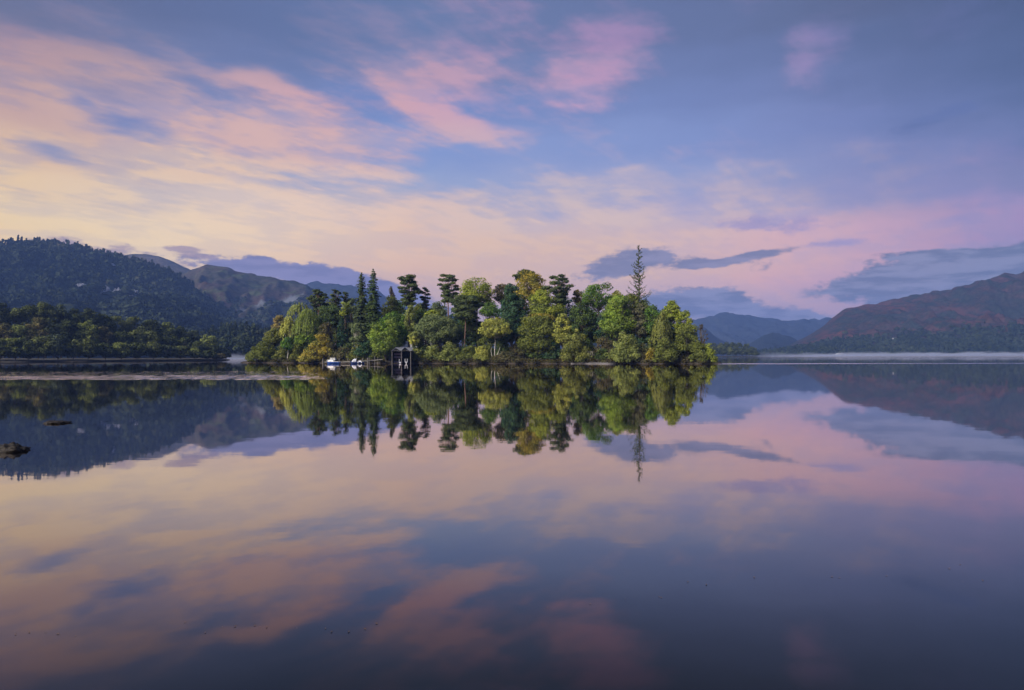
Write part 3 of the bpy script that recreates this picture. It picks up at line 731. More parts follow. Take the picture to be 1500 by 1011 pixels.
b3_ = wm('MULTIPLY', b3_, wm('ADD', .25, wss(wnoise(.01, (.3, 1.4, 1), 3.0), .45, .6)))
r1 = wnoise(1.7, (.8, 1.0, 1), 4.0, .62)
r2 = wnoise(.9, (.5, 1.0, 1), 3.0, .5)
r3 = wnoise(3.0, (.3, 1.0, 1), 2.0, .5)
bmp = N(nt, 'ShaderNodeBump', i_Strength=1.0, i_Distance=1.0)
hgt = wm('ADD', wm('MULTIPLY', r1, wm('ADD', wm('MULTIPLY', b1_, .03), wm('MULTIPLY', b1b, .02))), wm('MULTIPLY', r3, wm('MULTIPLY', b2_, .05)))
hgt = wm('ADD', hgt, wm('MULTIPLY', r2, wm('ADD', .0015, wm('MULTIPLY', b3_, .03))))
l(hgt, bmp.inputs['Height'])
spk = wnoise(1.0, (2.3, .20, 1), 2.0, .6)
mk1 = wm('MULTIPLY', wm('MULTIPLY', band(Yn, 70, 75, 80, 94), left), wss(spk, .49, .57))
mk2 = wm('MULTIPLY', wm('MULTIPLY', band(Yn, 82, 90, 100, 122), left), wss(spk, .60, .66))
mk3 = wm('MULTIPLY', b2_, wss(wnoise(1.0, (.12, .12, 1), 3.0), .30, .5))
tilt = wm('ADD', wm('MULTIPLY', wm('ADD', mk1, mk2), -.20), wm('MULTIPLY', mk3, -.12))
cxyz = N(nt, 'ShaderNodeCombineXYZ'); l(tilt, cxyz.inputs[1]); cxyz.inputs[2].default_value = 1.0
nn_ = N(nt, 'ShaderNodeVectorMath', operation='NORMALIZE'); l(cxyz.outputs[0], nn_.inputs[0]); l(nn_.outputs[0], bmp.inputs['Normal'])
gl = N(nt, 'ShaderNodeBsdfGlossy', i_Roughness=.024); gl.inputs['Color'].default_value = (.99, .93, .91, 1); l(bmp.outputs[0], gl.inputs['Normal'])
di = N(nt, 'ShaderNodeBsdfDiffuse'); di.inputs[0].default_value = (.006, .008, .012, 1)
lw = N(nt, 'ShaderNodeLayerWeight', i_Blend=.5)
fc = wm('SUBTRACT', 1.0, lw.outputs['Facing'])                      # cosine of the viewing angle
fr = ramp(nt, [(0, (1,) * 3), (.08, (.86,) * 3), (.18, (.60,) * 3), (.27, (.38,) * 3), (.355, (.20,) * 3), (.43, (.085,) * 3), (.6, (.05,) * 3), (1, (.04,) * 3)])
l(fc, fr.inputs[0])
mx = N(nt, 'ShaderNodeMixShader'); l(fr.outputs[0], mx.inputs[0]); l(di.outputs[0], mx.inputs[1]); l(gl.outputs[0], mx.inputs[2]); l(mx.outputs[0], out.inputs[0])
WATER = m
mb = MB(); mb.add([(-4200, -300, 0), (4200, -300, 0), (4200, 5900, 0), (-4200, 5900, 0)], [(0, 1, 2, 3)])
tag(link('water', mb.mesh('water', WATER)), kind='structure')
mb = MB(); mb.add([(-4300, -400, -1.1), (4300, -400, -1.1), (4300, 6000, -1.1), (-4300, 6000, -1.1)], [(0, 1, 2, 3)])
tag(link('lake_bed', mb.mesh('lake_bed', plain_mat('lake_mud', (.03, .028, .022), (.06, .05, .04), .05))), kind='structure')

# ------------------------------------------------------------------ island ground
def shoreD(x): return ip(x, [(340, 262), (365, 254), (480, 238), (600, 224), (700, 217), (840, 206), (940, 201), (1030, 198), (1060, 197)])
def isl(x):  # (front, back) depth of the island along a line of sight
    u = max(-1, min(1, (x - 705) / 352)); wv = 1.6 * math.sin(x * .09) + 1.2 * math.sin(x * .23 + 1)
    f = shoreD(x); return f + wv, f + 10 + 105 * math.sqrt(max(0, 1 - u * u))
def gz(x, D):
    f, b = isl(x); e = min(D - f, b - D, (x - 352) * .22, (1058 - x) * .2)
    return -.8 + 1.0 * min(1, (e + 1.2) / 1.6) + 1.5 * (1 - math.exp(-max(0, e) / 10.0)) + 4.0 * (1 - math.exp(-max(0, e - 7) / 25.0)) if e > -1.2 else -.8
V = []; nx_, ny_ = 260, 60
for i in range(nx_):
    x = 345 + (1064 - 345) * i / (nx_ - 1)
    for j in range(ny_):
        t = (j / (ny_ - 1)) ** 1.6; f, b = isl(x); D = f - 4 + (b + 8 - f) * t
        z = gz(x, D); z += .16 * fbm(x * .12, D * .4, 1) * (1 if z > -.7 else 0)
        V.append(((x - 750) / F * D, D, z))
mb = MB(); mb.add(V, [(i * ny_ + j, (i + 1) * ny_ + j, (i + 1) * ny_ + j + 1, i * ny_ + j + 1) for i in range(nx_ - 1) for j in range(ny_ - 1)])
tag(link('island_ground', mb.mesh('island_ground', plain_mat('island_soil', (.018, .015, .012), (.055, .045, .038), 1.2, .95), True)), kind='structure')

# grassy scrub and roots along the bank: nobody could count it
rs = np.random.default_rng(21); P = []; 
for i in range(9000):
    x = rs.uniform(362, 1048)
    if 566 < x < 608: continue
    f, b = isl(x); D = f + rs.uniform(-.2, 1) ** 2 * 4 + .3; p = W(x, 0, D); h = rs.uniform(.1, 1.6) * (.6 + .6 * mnoise.noise(Vector((x * .05, 0, 0)))); p[2] = max(.05, gz(x, D)) + max(0.05, h); P.append(p)
P = np.array(P); Q = rdir(rs, len(P)); Q[:, 2] += .4; Q[:, 1] -= .5
tag(link('bank_scrub', quads_mesh('bank_scrub', P, Q, .34, rs.random(len(P)), leaf_mat('scrub', (.035, .030, .018), (.10, .085, .045)), rs)), 'low brown and olive scrub along the island bank', 'scrub', kind='stuff')

# ------------------------------------------------------------------ island trees
def it(kind, name, x0, x1, yt, yb, off, colr, label, **kw):
    xc = (x0 + x1) / 2; D = isl(xc)[0] + off
    return tree(kind, name, x0, x1, yt, yb, D, colr, label, gz=max(-.2, gz(xc, D)) - .05, **kw)
BU = dict(cat='bush')
GRP = 'trees growing on the wooded island'; GRB = 'waterside bushes around the island'
TREES = [
 # left end
 ('bush','willow_bush',360,413,499,531,3,'olive','wide olive willow dome at the far left tip of the island',dict(dens=1.2)),
 ('round','birch_tree',386,418,480,512,12,'khaki','khaki rounded tree behind the far left willow dome',{}),
 ('bush','willow_bush',402,428,503,531,6,'khaki','dull khaki bush right of the far left willow dome',{}),
 ('round','birch_tree',398,423,461,497,16,'tan','tan and pinkish thin birch highest on the left slope of the island',dict(open_=.2)),
 ('weep','birch_tree',410,438,459,506,12,'yellow','yellow weeping birch beside the big green weeping birch',dict(bark=BARKW)),
 ('weep','birch_tree',430,472,450,498,10,'birch','large green weeping birch with hanging curtains near the left end',dict(dens=1.3,bark=BARKW)),
 ('weep','birch_tree',421,458,440,470,20,'ltolive','pale olive birch top rising behind the large weeping birch',{}),
 ('round','small_tree',411,432,493,517,4,'green','small dark green tree with a pale thin trunk between waterside bushes',dict(bark=BARKW)),
 ('round','birch_tree',430,466,487,510,7,'bright','low bright green tree above the golden bushes',{}),
 ('bush','willow_bush',423,444,510,531,3,'khaki','small khaki bush left of the golden willow',{}),
 ('bush','willow_bush',438,474,507,532,2,'gold','round golden willow at the waterline left of the jetty',dict(dens=1.2)),
 ('bush','willow_bush',449,491,489,526,6,'gold','tall golden orange willow behind the waterline golden willow',dict(dens=1.2)),
 ('bush','thicket',486,520,508,530,5,'brown','brown olive thicket directly behind the blue cabin boat',{}),
 ('bush','thicket',508,545,504,530,6,'khaki','dull olive thicket behind the middle of the jetty',{}),
 ('pine','pine_tree',450,484,424,456,26,'pine','broad flat-topped dark pine, leftmost of the island pines',dict(dens=1.3)),
 ('pine','pine_tree',482,503,423,450,24,'pine','small round-topped pine just left of the twin firs',dict(dens=1.3)),
 ('pine','pine_tree',499,514,427,446,30,'pine','narrow short pine squeezed against the left fir',{}),
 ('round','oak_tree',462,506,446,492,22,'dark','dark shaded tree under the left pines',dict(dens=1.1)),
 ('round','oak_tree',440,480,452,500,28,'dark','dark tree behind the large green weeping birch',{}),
 ('round','birch_tree',497,513,441,468,18,'ygreen','slim yellow green tree between the pines and the left fir',{}),
 ('round','hawthorn_tree',466,491,472,500,12,'brown','purplish brown rounded tree above the golden willows',{}),
 ('fir','conifer_tree',487,514,468,514,11,'teal','small blue green conifer above the brown thicket',dict(dens=1.2)),
 ('round','birch_tree',512,534,473,514,8,'sage','slender grey green birch with a pale trunk behind the jetty',dict(open_=.35,bark=BARKW)),
 ('fir','fir_tree',515,545,400,512,18,'pine','left and shorter of the two tall dark firs',dict(dens=1.5)),
 ('fir','fir_tree',532,562,395,516,15,'dark','right and taller of the two tall dark firs',dict(dens=1.5)),
 ('round','maple_tree',539,590,464,528,5,'bright','large bright green maple left of the boathouse',dict(dens=1.4)),
 ('round','maple_tree',553,603,456,515,9,'green','mid green maple crown behind the boathouse roof',dict(dens=1.4)),
 ('round','oak_tree',558,590,431,480,24,'olive','dull olive tree rising between the twin firs and the tall pine',{}),
 ('bare','bare_tree',567,580,420,436,30,'brown','tiny leafless tree top right of the twin firs',{}),
 ('pine','pine_tree',578,619,402,448,17,'pine','tall spreading pine with a pinkish trunk behind the boathouse',dict(dens=1.5)),
 ('pine','pine_tree',612,636,419,466,24,'dark','dark narrow pine right of the pine behind the boathouse',dict(dens=1.5)),
 ('round','ivy_tree',592,609,442,500,12,'ltolive','narrow pale olive ivy-clad tree below the spreading pine',{}),
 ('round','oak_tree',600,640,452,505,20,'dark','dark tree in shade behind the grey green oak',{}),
 ('pine','pine_tree',637,676,400,444,15,'pine','domed open-topped pine, tallest of the middle of the island',dict(dens=1.4)),
 ('round','lime_tree',672,726,405,455,20,'ygreen','airy yellow green lime tree between the domed pine and the teal tree',dict(open_=.35)),
 ('pine','pine_tree',655,708,432,468,10,'pine','low wide grey pine with a bare leaning trunk below the lime tree',dict(dens=1.5)),
 ('round','oak_tree',604,675,461,508,7,'sage','broad grey green oak right of the boathouse',dict(dens=1.4)),
 ('round','hazel_tree',597,616,484,510,5,'yellow','little yellow tree over the right side of the boathouse',{}),
 ('round','hazel_tree',620,648,454,474,12,'ygreen','small yellow green crown above the grey green oak',{}),
 ('bush','waterside_bush',600,622,508,532,3,'khaki','reddish khaki bush touching the right side of the boathouse',{}),
 ('bush','waterside_bush',618,650,503,532,3,'ltolive','pale olive bush, first right of the khaki one by the boathouse',{}),
 ('bush','waterside_bush',642,676,498,532,3,'ltolive','taller pale olive bush under the grey green oak',{}),
 ('bush','waterside_bush',670,702,504,532,4,'olive','dark olive bush left of the forked yellow willow',{}),
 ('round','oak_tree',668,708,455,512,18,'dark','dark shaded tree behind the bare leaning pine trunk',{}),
 ('round','yellow_willow',699,751,465,500,4,'yellow','yellow willow with a pale forked trunk at the water',dict(bark=BARKW,open_=.1,tr=.7)),
 ('bush','waterside_bush',692,720,506,528,2,'yellow','low yellow bush at the foot of the forked willow',{}),
 ('bush','waterside_bush',716,762,514,532,3,'brown','low brown tangle of scrub right of the forked willow trunk',{}),
 ('round','holm_oak',729,772,416,520,12,'teal','tall dark teal tree behind the yellow willow',dict(dens=1.5)),
 ('round','beech_tree',749,804,397,446,22,'gold','orange gold beech crown at the top centre of the island',dict(dens=1.3)),
 ('pine','pine_tree',750,786,395,412,27,'pine','dark pine tip poking above the orange gold beech',{}),
 ('round','birch_tree',722,752,414,450,28,'brown','thin brown tree between the lime tree and the orange beech',dict(open_=.4,dens=.7)),
 ('round','beech_tree',764,828,424,480,15,'ygreen','broad yellow green beech below the orange gold crown',dict(dens=1.4)),
 ('pine','pine_tree',797,841,401,446,20,'pine','layered open pine leaning right of the orange gold beech',dict(dens=1.0)),
 ('round','oak_tree',754,824,461,529,5,'olive','large olive oak reaching the water in the island centre',dict(dens=1.5)),
 ('round','oak_tree',770,815,459,476,9,'gold','rusty orange cap of leaves over the large olive oak',dict(open_=.1)),
 ('round','willow_tree',808,839,459,512,6,'yellow','bright yellow green upright tree right of the large olive oak',{}),
 ('bush','willow_bush',817,868,484,532,3,'khaki','wide tan and khaki willow sweeping down to the shingle',dict(dens=1.2)),
 ('bush','willow_bush',828,858,480,512,6,'yellow','yellow upper half of a willow above the khaki willow',{}),
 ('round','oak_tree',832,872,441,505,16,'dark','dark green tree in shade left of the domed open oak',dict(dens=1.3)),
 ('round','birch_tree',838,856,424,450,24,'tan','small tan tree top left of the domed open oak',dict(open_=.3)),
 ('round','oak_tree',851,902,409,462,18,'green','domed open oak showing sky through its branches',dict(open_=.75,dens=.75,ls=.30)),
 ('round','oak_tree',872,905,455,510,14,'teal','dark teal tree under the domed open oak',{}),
 ('round','birch_tree',894,912,424,450,20,'yellow','small yellowish crown between the open oak and the spruce',dict(open_=.3)),
 ('round','ash_tree',880,934,433,508,9,'bright','tall vivid green tree left of the spruce',dict(dens=1.4)),
 ('round','oak_tree',905,945,430,480,16,'olive','olive crown around the foot of the tall spruce',{}),
 ('bush','willow_bush',890,942,485,532,3,'ltolive','large round pale green willow right of the shingle beach',dict(dens=1.3)),
 ('round','ash_tree',920,952,444,504,10,'grey','grey brown thinly leaved tree below the spruce',dict(dens=1.0,open_=.15)),
 ('round','oak_tree',938,972,446,500,12,'green','mid green tree right of the spruce',{}),
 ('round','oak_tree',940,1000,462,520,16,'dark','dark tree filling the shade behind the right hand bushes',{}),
 ('weep','birch_tree',955,984,455,510,8,'khaki','grey tan weeping birch with thin hanging twigs',dict(dens=1.1,bark=BARKW)),
 ('round','maple_tree',968,1000,440,478,13,'ygreen','yellow green tree top right of the weeping grey tan birch',dict(open_=.2)),
 ('round','maple_tree',988,1016,455,500,11,'ygreen','yellow green tree sloping down at the right end',{}),
 ('round','oak_tree',984,1028,474,528,5,'olive','dull green tree at the right end of the island',dict(dens=1.3)),
 ('bush','spindle_bush',946,958,503,530,3,'gold','narrow golden bush between two olive willows',{}),
 ('bush','waterside_bush',930,952,502,532,5,'brown','dark brown bush in the gap left of the narrow golden bush',{}),
 ('bush','waterside_bush',955,995,495,532,3,'olive','olive rounded bush right of the narrow golden bush',dict(dens=1.3)),
 ('bush','waterside_bush',868,896,508,532,5,'dark','dark low bush above the shingle beach',{}),
 ('bare','bare_tree',1018,1037,474,512,7,'brown','bare reddish brown tree near the right tip',{}),
 ('bush','waterside_bush',1010,1036,498,532,3,'olive','dull olive bush next to last at the right tip',{}),
 ('bush','waterside_bush',1026,1050,502,532,2,'ygreen','rounded green bush forming the right tip of the island',{}),
]
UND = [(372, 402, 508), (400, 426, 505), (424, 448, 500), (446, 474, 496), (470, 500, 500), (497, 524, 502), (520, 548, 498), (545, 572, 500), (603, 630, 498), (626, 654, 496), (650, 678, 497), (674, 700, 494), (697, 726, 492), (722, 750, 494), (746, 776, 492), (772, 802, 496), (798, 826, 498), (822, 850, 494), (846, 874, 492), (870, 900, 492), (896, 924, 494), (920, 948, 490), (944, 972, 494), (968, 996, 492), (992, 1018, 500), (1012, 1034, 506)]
BK = [(430, 470, 462), (465, 500, 450), (500, 530, 446), (524, 562, 452), (560, 600, 448), (596, 632, 452), (626, 660, 448), (656, 700, 450), (696, 738, 446), (735, 775, 438), (770, 815, 440), (808, 850, 446), (845, 885, 456), (880, 925, 446), (922, 965, 448), (960, 1000, 456)]
BK2 = [(415, 450, 480), (446, 486, 474), (484, 520, 474), (520, 556, 470), (556, 600, 468), (598, 640, 470), (636, 676, 466), (672, 712, 468), (708, 752, 466), (748, 792, 464), (788, 832, 468), (826, 870, 468), (866, 912, 468), (908, 950, 466), (946, 990, 470), (985, 1018, 476)]
def ordw(i): 
    tens = ['', '', 'twenty-']; return ORDW[i] if i < 20 else 'twenty-' + ORDW[i - 20]
ORDW = ['first', 'second', 'third', 'fourth', 'fifth', 'sixth', 'seventh', 'eighth', 'ninth', 'tenth', 'eleventh', 'twelfth', 'thirteenth', 'fourteenth', 'fifteenth', 'sixteenth', 'seventeenth', 'eighteenth', 'nineteenth', 'twentieth']
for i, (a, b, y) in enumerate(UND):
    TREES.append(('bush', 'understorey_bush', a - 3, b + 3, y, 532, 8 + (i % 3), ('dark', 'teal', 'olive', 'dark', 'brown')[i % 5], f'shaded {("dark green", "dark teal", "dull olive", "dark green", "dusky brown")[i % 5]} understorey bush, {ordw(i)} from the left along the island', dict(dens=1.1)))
for i, (a, b, y) in enumerate(BK):
    y -= 9
    TREES.append(('round', 'background_tree', a, b, y, y + 66, 40 + 5 * (i % 3), ('green', 'olive', 'sage', 'teal')[i % 4], f'{("mid green", "dull olive", "grey green", "teal green")[i % 4]} tree, {ordw(i)} from the left in the island back row', dict(dens=1.0)))
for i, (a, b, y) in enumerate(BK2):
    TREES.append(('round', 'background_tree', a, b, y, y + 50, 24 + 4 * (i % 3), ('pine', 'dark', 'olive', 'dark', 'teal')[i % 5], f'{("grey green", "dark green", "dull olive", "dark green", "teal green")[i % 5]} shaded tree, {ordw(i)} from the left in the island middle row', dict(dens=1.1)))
for k, nm, x0, x1, yt, yb, off, c, lab, kw in TREES:
    kw = dict(kw); kw.setdefault('cat', 'bush' if k == 'bush' else 'tree')
    it(k, nm, x0, x1, yt, yb, off, c, lab, group=GRB if k == 'bush' else GRP, seed=int(x0 * 7 + yt), **kw)

# the tall thin spruce
def spruce():
    rng = np.random.default_rng(5); x = 936; D = isl(x)[0] + 16; g0 = gz(x, D); base = W(x, 0, D); base[2] = g0
    top = W(x, 359, D)[2] - g0; root = empty('spruce_tree', base, 'very tall thin spruce with gappy branches, highest tree on the island', 'tree', GRP)
    tr = MB(); tr.tube([(.0 + .12 * math.sin(i), .1 * math.cos(i), -.4 + (top + .3) * i / 12) for i in range(13)], [.38 * (1 - i / 12.6) + .02 for i in range(13)], 7)
    P, Q, T = [], [], []
    z = top - .3; z_end = top * .42
    while z > z_end:
        t = (top - z) / (top - z_end); R = .45 + 4.4 * t ** .9
        for k in range(int(rng.integers(2, 5))):
            a = rng.uniform(0, 6.28); Lb = R * rng.uniform(.3, 1.15); droop = rng.uniform(-.35, .10); n = 6
            s = np.linspace(0, 1, n); bx = np.stack([math.cos(a) * Lb * s, math.sin(a) * Lb * s, z + Lb * (droop * s * 1.6 + .62 * s ** 2.5)], 1)
            tr.tube(bx, [.055 * (1 - .7 * q_) for q_ in s], 4)
            m_ = int(Lb * 12) + 3; ss = rng.uniform(.15, 1, m_); pp = np.stack([np.interp(ss, s, bx[:, c]) for c in range(3)], 1) + rng.normal(size=(m_, 3)) * (.10, .10, .09)
            pp[:, 2] -= np.abs(rng.normal(size=m_)) * .16
            P.append(pp); Q.append(rng.normal(size=(m_, 3)) + (0, 0, .3)); T.append(rng.random(m_))
        z -= rng.uniform(.38, .75)
    link('trunk', tr.mesh('trunk', BARK, True), root)
    link('crown', quads_mesh('crown', np.concatenate(P), np.concatenate(Q), .25, np.concatenate(T), LM['pine'], rng, 1.6), root)
spruce()
# pale forked stems of the waterside willow
def fork():
    D = isl(722)[0] + 2.2; b = W(723, 0, D); b[2] = gz(723, D) - .2
    root = empty('fallen_branch', b, 'pale leaning bare branch beside the yellow willow trunk', 'branch')
    mb = MB(); mb.tube([(0, 0, 0), (.7, -.2, 1.6), (1.6, -.2, 3.4), (2.1, 0, 5.0)], [.13, .11, .08, .04], 6); mb.tube([(1.2, -.2, 2.6), (2.2, -.3, 2.8), (3.0, -.3, 2.7)], [.05, .04, .02], 5)
    mb.tube([(-.1, .0, 0), (-.5, 0, 1.8), (-.8, .1, 3.6), (-.7, .2, 5.0)], [.12, .1, .07, .03], 6)
    link('limb', mb.mesh('limb', BARKW, True), root)
    b2 = W(742, 0, isl(742)[0] + .6); b2[2] = .35
    o = MB(); o.tube([(-2.2, 0, .9), (-.6, -.2, .35), (1.3, -.6, -.1)], [.05, .09, .07], 6); o.tube([(-.6, -.2, .35), (-.2, 0, 1.0)], [.04, .02], 5)
    tag(link('driftwood', o.mesh('driftwood', BARKW, True), None, b2), 'pale fallen log lying at the waterline below the yellow willow', 'log')
fork()

# ------------------------------------------------------------------ left shore wood
TOPL = [(-120, 440), (0, 443), (24, 444), (43, 444), (60, 441.6), (89, 443), (108, 450), (127, 447.6), (144, 453.6), (161, 463), (180, 459.6), (204, 464), (216, 465.6), (240, 469), (259, 476), (276, 480), (300, 484), (310, 493), (324, 507), (333, 514)]
def shoreL(x): return ip(x, [(-400, 290), (0, 316), (120, 336), (250, 372), (335, 402), (345, 410)])
V = []; nx_, ny_ = 120, 30
for i in range(nx_):
    x = -420 + 765 * i / (nx_ - 1)
    for j in range(ny_):
        t = j / (ny_ - 1); f = shoreL(x); D = f - 5 + 150 * t ** 1.3; e = min(D - f + 1.5 * math.sin(x * .07), (338 - x) * .4, (f + 140 - D) * .3)
        z = -.8 + (1.0 * min(1, (e + 1.5) / 2) + 1.6 * (1 - math.exp(-max(0, e) / 14)) if e > -1.5 else 0); V.append(((x - 750) / F * D, D, z))
mb = MB(); mb.add(V, [(i * ny_ + j, (i + 1) * ny_ + j, (i + 1) * ny_ + j + 1, i * ny_ + j + 1) for i in range(nx_ - 1) for j in range(ny_ - 1)])
tag(link('shore_ground', mb.mesh('shore_ground', plain_mat('shore_stones', (.018, .017, .015), (.065, .062, .058), .9, .9), True)), kind='structure')
rw = np.random.default_rng(77)
ORD = ['first', 'second', 'third', 'fourth', 'fifth', 'sixth', 'seventh', 'eighth', 'ninth', 'tenth', 'eleventh', 'twelfth', 'thirteenth', 'fourteenth', 'fifteenth', 'sixteenth', 'seventeenth', 'eighteenth', 'nineteenth', 'twentieth']
CW = {'murk': 'very dark green', 'moss': 'olive green', 'slate': 'grey green', 'lime': 'yellowish green', 'rust': 'brownish green'}
rowdef = [('back', 55, 0.0, 24, 'back row'), ('mid', 30, .30, 25, 'middle row'), ('front', 4, .56, 23, 'front row')]
for rn, off, k, stp, rword in rowdef:
    x = -22.0; cnt = 0
    while x < 334:
        w = rw.uniform(26, 42) * (1 - .35 * max(0, (x - 200) / 130)); xc = x
        yb_ = yh(xc) + H * F / shoreL(xc) - .3; yt = ip(xc, TOPL) + (yb_ - ip(xc, TOPL)) * (k + rw.uniform(-.06, .06) * (k > 0)) + rw.uniform(0, 2.5)
        if yb_ - yt < 9: yt = yb_ - 9
        if xc + w / 2 > 338: w = 2 * (338 - xc)
        if w < 8: break
        D = shoreL(xc) + off * (1 if xc < 290 else .5); c = rw.choice(['murk', 'moss', 'slate', 'lime', 'rust', 'murk', 'moss'])
        tree('round', 'woodland_tree', xc - w / 2, xc + w / 2, yt, min(yb_ - 1, yt + (yb_ - yt) * (.8 if k < .5 else 1.0)), D, c,
             f'{CW[c]} tree, {ORD[cnt]} from the left in the {rword} of the left wood', group='broadleaf trees of the left shore wood',
             mats=SM, gz=.6, ls=.36, dens=1.25, seed=int(cnt * 31 + off))
        cnt += 1; x += stp * (1 - .3 * max(0, (x - 200) / 130)) * rw.uniform(.85, 1.1)

# ------------------------------------------------------------------ small wooded islet on the right
TOPI = [(1036, 503), (1048, 501), (1060, 500.5), (1072, 500), (1085, 501), (1096, 504), (1104, 508), (1110, 514), (1113, 520)]
D0 = 1000
V = []; nx_, ny_ = 40, 12
for i in range(nx_):
    x = 1015 + 100 * i / (nx_ - 1)
    for j in range(ny_):
        D = 990 + 60 * j / (ny_ - 1); e = min(D - 993, 1045 - D, (1112.5 - x) * 1.5, (x - 1017) * 1.5); V.append(((x - 750) / F * D, D, -.7 + (1.5 * (1 - math.exp(-max(0, e) / 4)))))
mb = MB(); mb.add(V, [(i * ny_ + j, (i + 1) * ny_ + j, (i + 1) * ny_ + j + 1, i * ny_ + j + 1) for i in range(nx_ - 1) for j in range(ny_ - 1)])
tag(link('islet_ground', mb.mesh('islet_ground', plain_mat('islet_soil', (.012, .012, .008), (.03, .028, .02), .5), True)), kind='structure')
cnt = 0
for rr_, (off, k) in enumerate(((32, 0), (8, .35))):
    for x in np.arange(1036 + 4 * rr_, 1112, 9.5):
        yt = ip(x, TOPI) + (522 - ip(x, TOPI)) * k + rw.uniform(0, 1.2); w = min(14, 2 * (1113.5 - x)) * rw.uniform(.9, 1.1); 
        c = rw.choice(['murk', 'moss', 'slate', 'murk']); 
        tree('round', 'islet_tree', x - w / 2, x + w / 2, yt, 521.5, 1000 + off, c,
             f'{CW[c]} tree, {ORD[cnt % 9]} from the left, {("back", "front")[rr_]} row of the far islet', group='trees of the small far islet', mats=SM, gz=.5, ls=.22, dens=.9, seed=int(x) + rr_)
        cnt += 1
    cnt = 0

# ------------------------------------------------------------------ boats, jetty, boathouse
WHITE = plain_mat('white_paint', (.66, .68, .72), (.80, .81, .84), 2, .35)
BLUEP = plain_mat('blue_hull_paint', (.010, .040, .20), (.016, .060, .28), 2, .3, spec=.5)
NAVY = plain_mat('navy_hull_paint', (.008, .02, .09), (.014, .03, .13), 2, .35)
GLASS = plain_mat('dark_glass', (.01, .012, .016), (.02, .022, .03), 2, .08, spec=.6)
WOODG = plain_mat('weathered_timber', (.09, .085, .085), (.22, .21, .21), 2, .85, stretch=(1, 1, .3))
WOODP = plain_mat('pale_timber', (.34, .32, .28), (.55, .52, .47), 2, .85)
BHWOOD = plain_mat('boathouse_timber', (.06, .055, .055), (.15, .145, .15), 2, .85)
SLATE = plain_mat('grey_slate', (.085, .095, .125), (.17, .185, .225), 1.5, .6)
PLANK = plain_mat('purple_grey_planks', (.22, .18, .27), (.38, .32, .42), 1.5, .85, stretch=(.2, .2, 4))
DARKW = plain_mat('dark_boarding', (.012, .011, .014), (.03, .028, .032), 2, .9)
CANVAS = plain_mat('pale_canvas', (.45, .48, .58), (.68, .70, .78), 2, .8)

def hull(mb, L_, B, Z0, Z1, rake=.5, n=12, z_lo=None):
    """boat hull lofted bow (+x side) to transom, sheer rising to the bow"""
    rows = []
    for i in range(n + 1):
        t = i / n; x = -L_ / 2 + L_ * t; b = B / 2 * (1 - max(0, (t - .35) / .65) ** 2.3) * (.86 + .14 * min(1, t * 3)); sh = Z1 + (.35 * (Z1 - Z0)) * t ** 2
        xx = x + rake * .0; ring = []
        for (fy, fz) in ((-1, 1), (-.93, .5), (-.55, .08), (0, 0), (.55, .08), (.93, .5), (1, 1)):
            z = Z0 + (sh - Z0) * fz; ring.append((xx + rake * fz * t ** 3 - rake * .0, fy * b, z))
        rows.append(ring)
    V = [p for r in rows for p in r]; m_ = 7
    Fc = [(i * m_ + j, (i + 1) * m_ + j, (i + 1) * m_ + j + 1, i * m_ + j + 1) for i in range(n) for j in range(m_ - 1)]
    Fc.append(tuple(range(m_))); Fc += [(i * m_, i * m_ + 6, (i + 1) * m_ + 6, (i + 1) * m_) for i in range(n)]
    mb.add(V, Fc); return rows

# cabin boat
DB = 216
bc = W(489, 0, DB); bc[2] = 0
boat = empty('cabin_boat', bc, 'small white cabin boat with a bright blue hull moored at the jetty', 'boat', rz=math.pi - .12)
h_ = MB(); hull(h_, 4.0, 1.7, -.15, .62, .35); link('hull', h_.mesh('hull', BLUEP, False), boat)
h_ = MB()
rowsb = []
for s_ in (-1, 1):
    pts = []
    for i in range(13):
        t = i / 12; x = -2 + 4 * t; b = .85 * (1 - max(0, (t - .35) / .65) ** 2.3) * (.86 + .14 * min(1, t * 3)); z = .66 + .27 * t ** 2; pts.append((x + .35 * t ** 3, s_ * (b + .03), z))
    h_.tube(pts, [.075] * 13, 6)
link('gunwale', h_.mesh('gunwale', WHITE, True), boat)
h_ = MB(); h_.box((.85, 0, .93), (1.9, 1.15, .55), 0, (.8, .86)); f_cab = h_.mesh('foredeck_cabin', WHITE); link('foredeck_cabin', f_cab, boat)
h_ = MB(); h_.box((.25, 0, 1.48), (1.75, 1.15, .62), 0, (.86, .9)); cab = link('wheelhouse', h_.mesh('wheelhouse', WHITE), boat)
h_ = MB(); h_.box((.2, 0, 1.835), (1.75, 1.2, .08)); link('roof', h_.mesh('roof', WHITE), boat)
for s_ in (-1, 1):
    for xw, ww in ((-.25, .42), (.28, .42), (.76, .3)):
        h_ = MB(); h_.box((xw, s_ * .562, 1.52), (ww, .03, .26)); link('window', h_.mesh('window', GLASS), cab)
h_ = MB(); h_.box((1.09, 0, 1.53), (.04, .8, .28)); link('windscreen', h_.mesh('windscreen', GLASS), cab)
h_ = MB(); h_.tube([(2.1, 0, .95), (2.15, 0, 1.3)], [.02, .02], 5); h_.tube([(2.15, 0, 1.3), (1.3, .5, 1.3)], [.018, .018], 5); h_.tube([(2.15, 0, 1.3), (1.3, -.5, 1.3)], [.018, .018], 5); h_.tube([(1.3, .5, 1.3), (1.3, .5, .9)], [.018] * 2, 5); h_.tube([(1.3, -.5, 1.3), (1.3, -.5, .9)], [.018] * 2, 5)
link('bow_rail', h_.mesh('bow_rail', WHITE), boat)
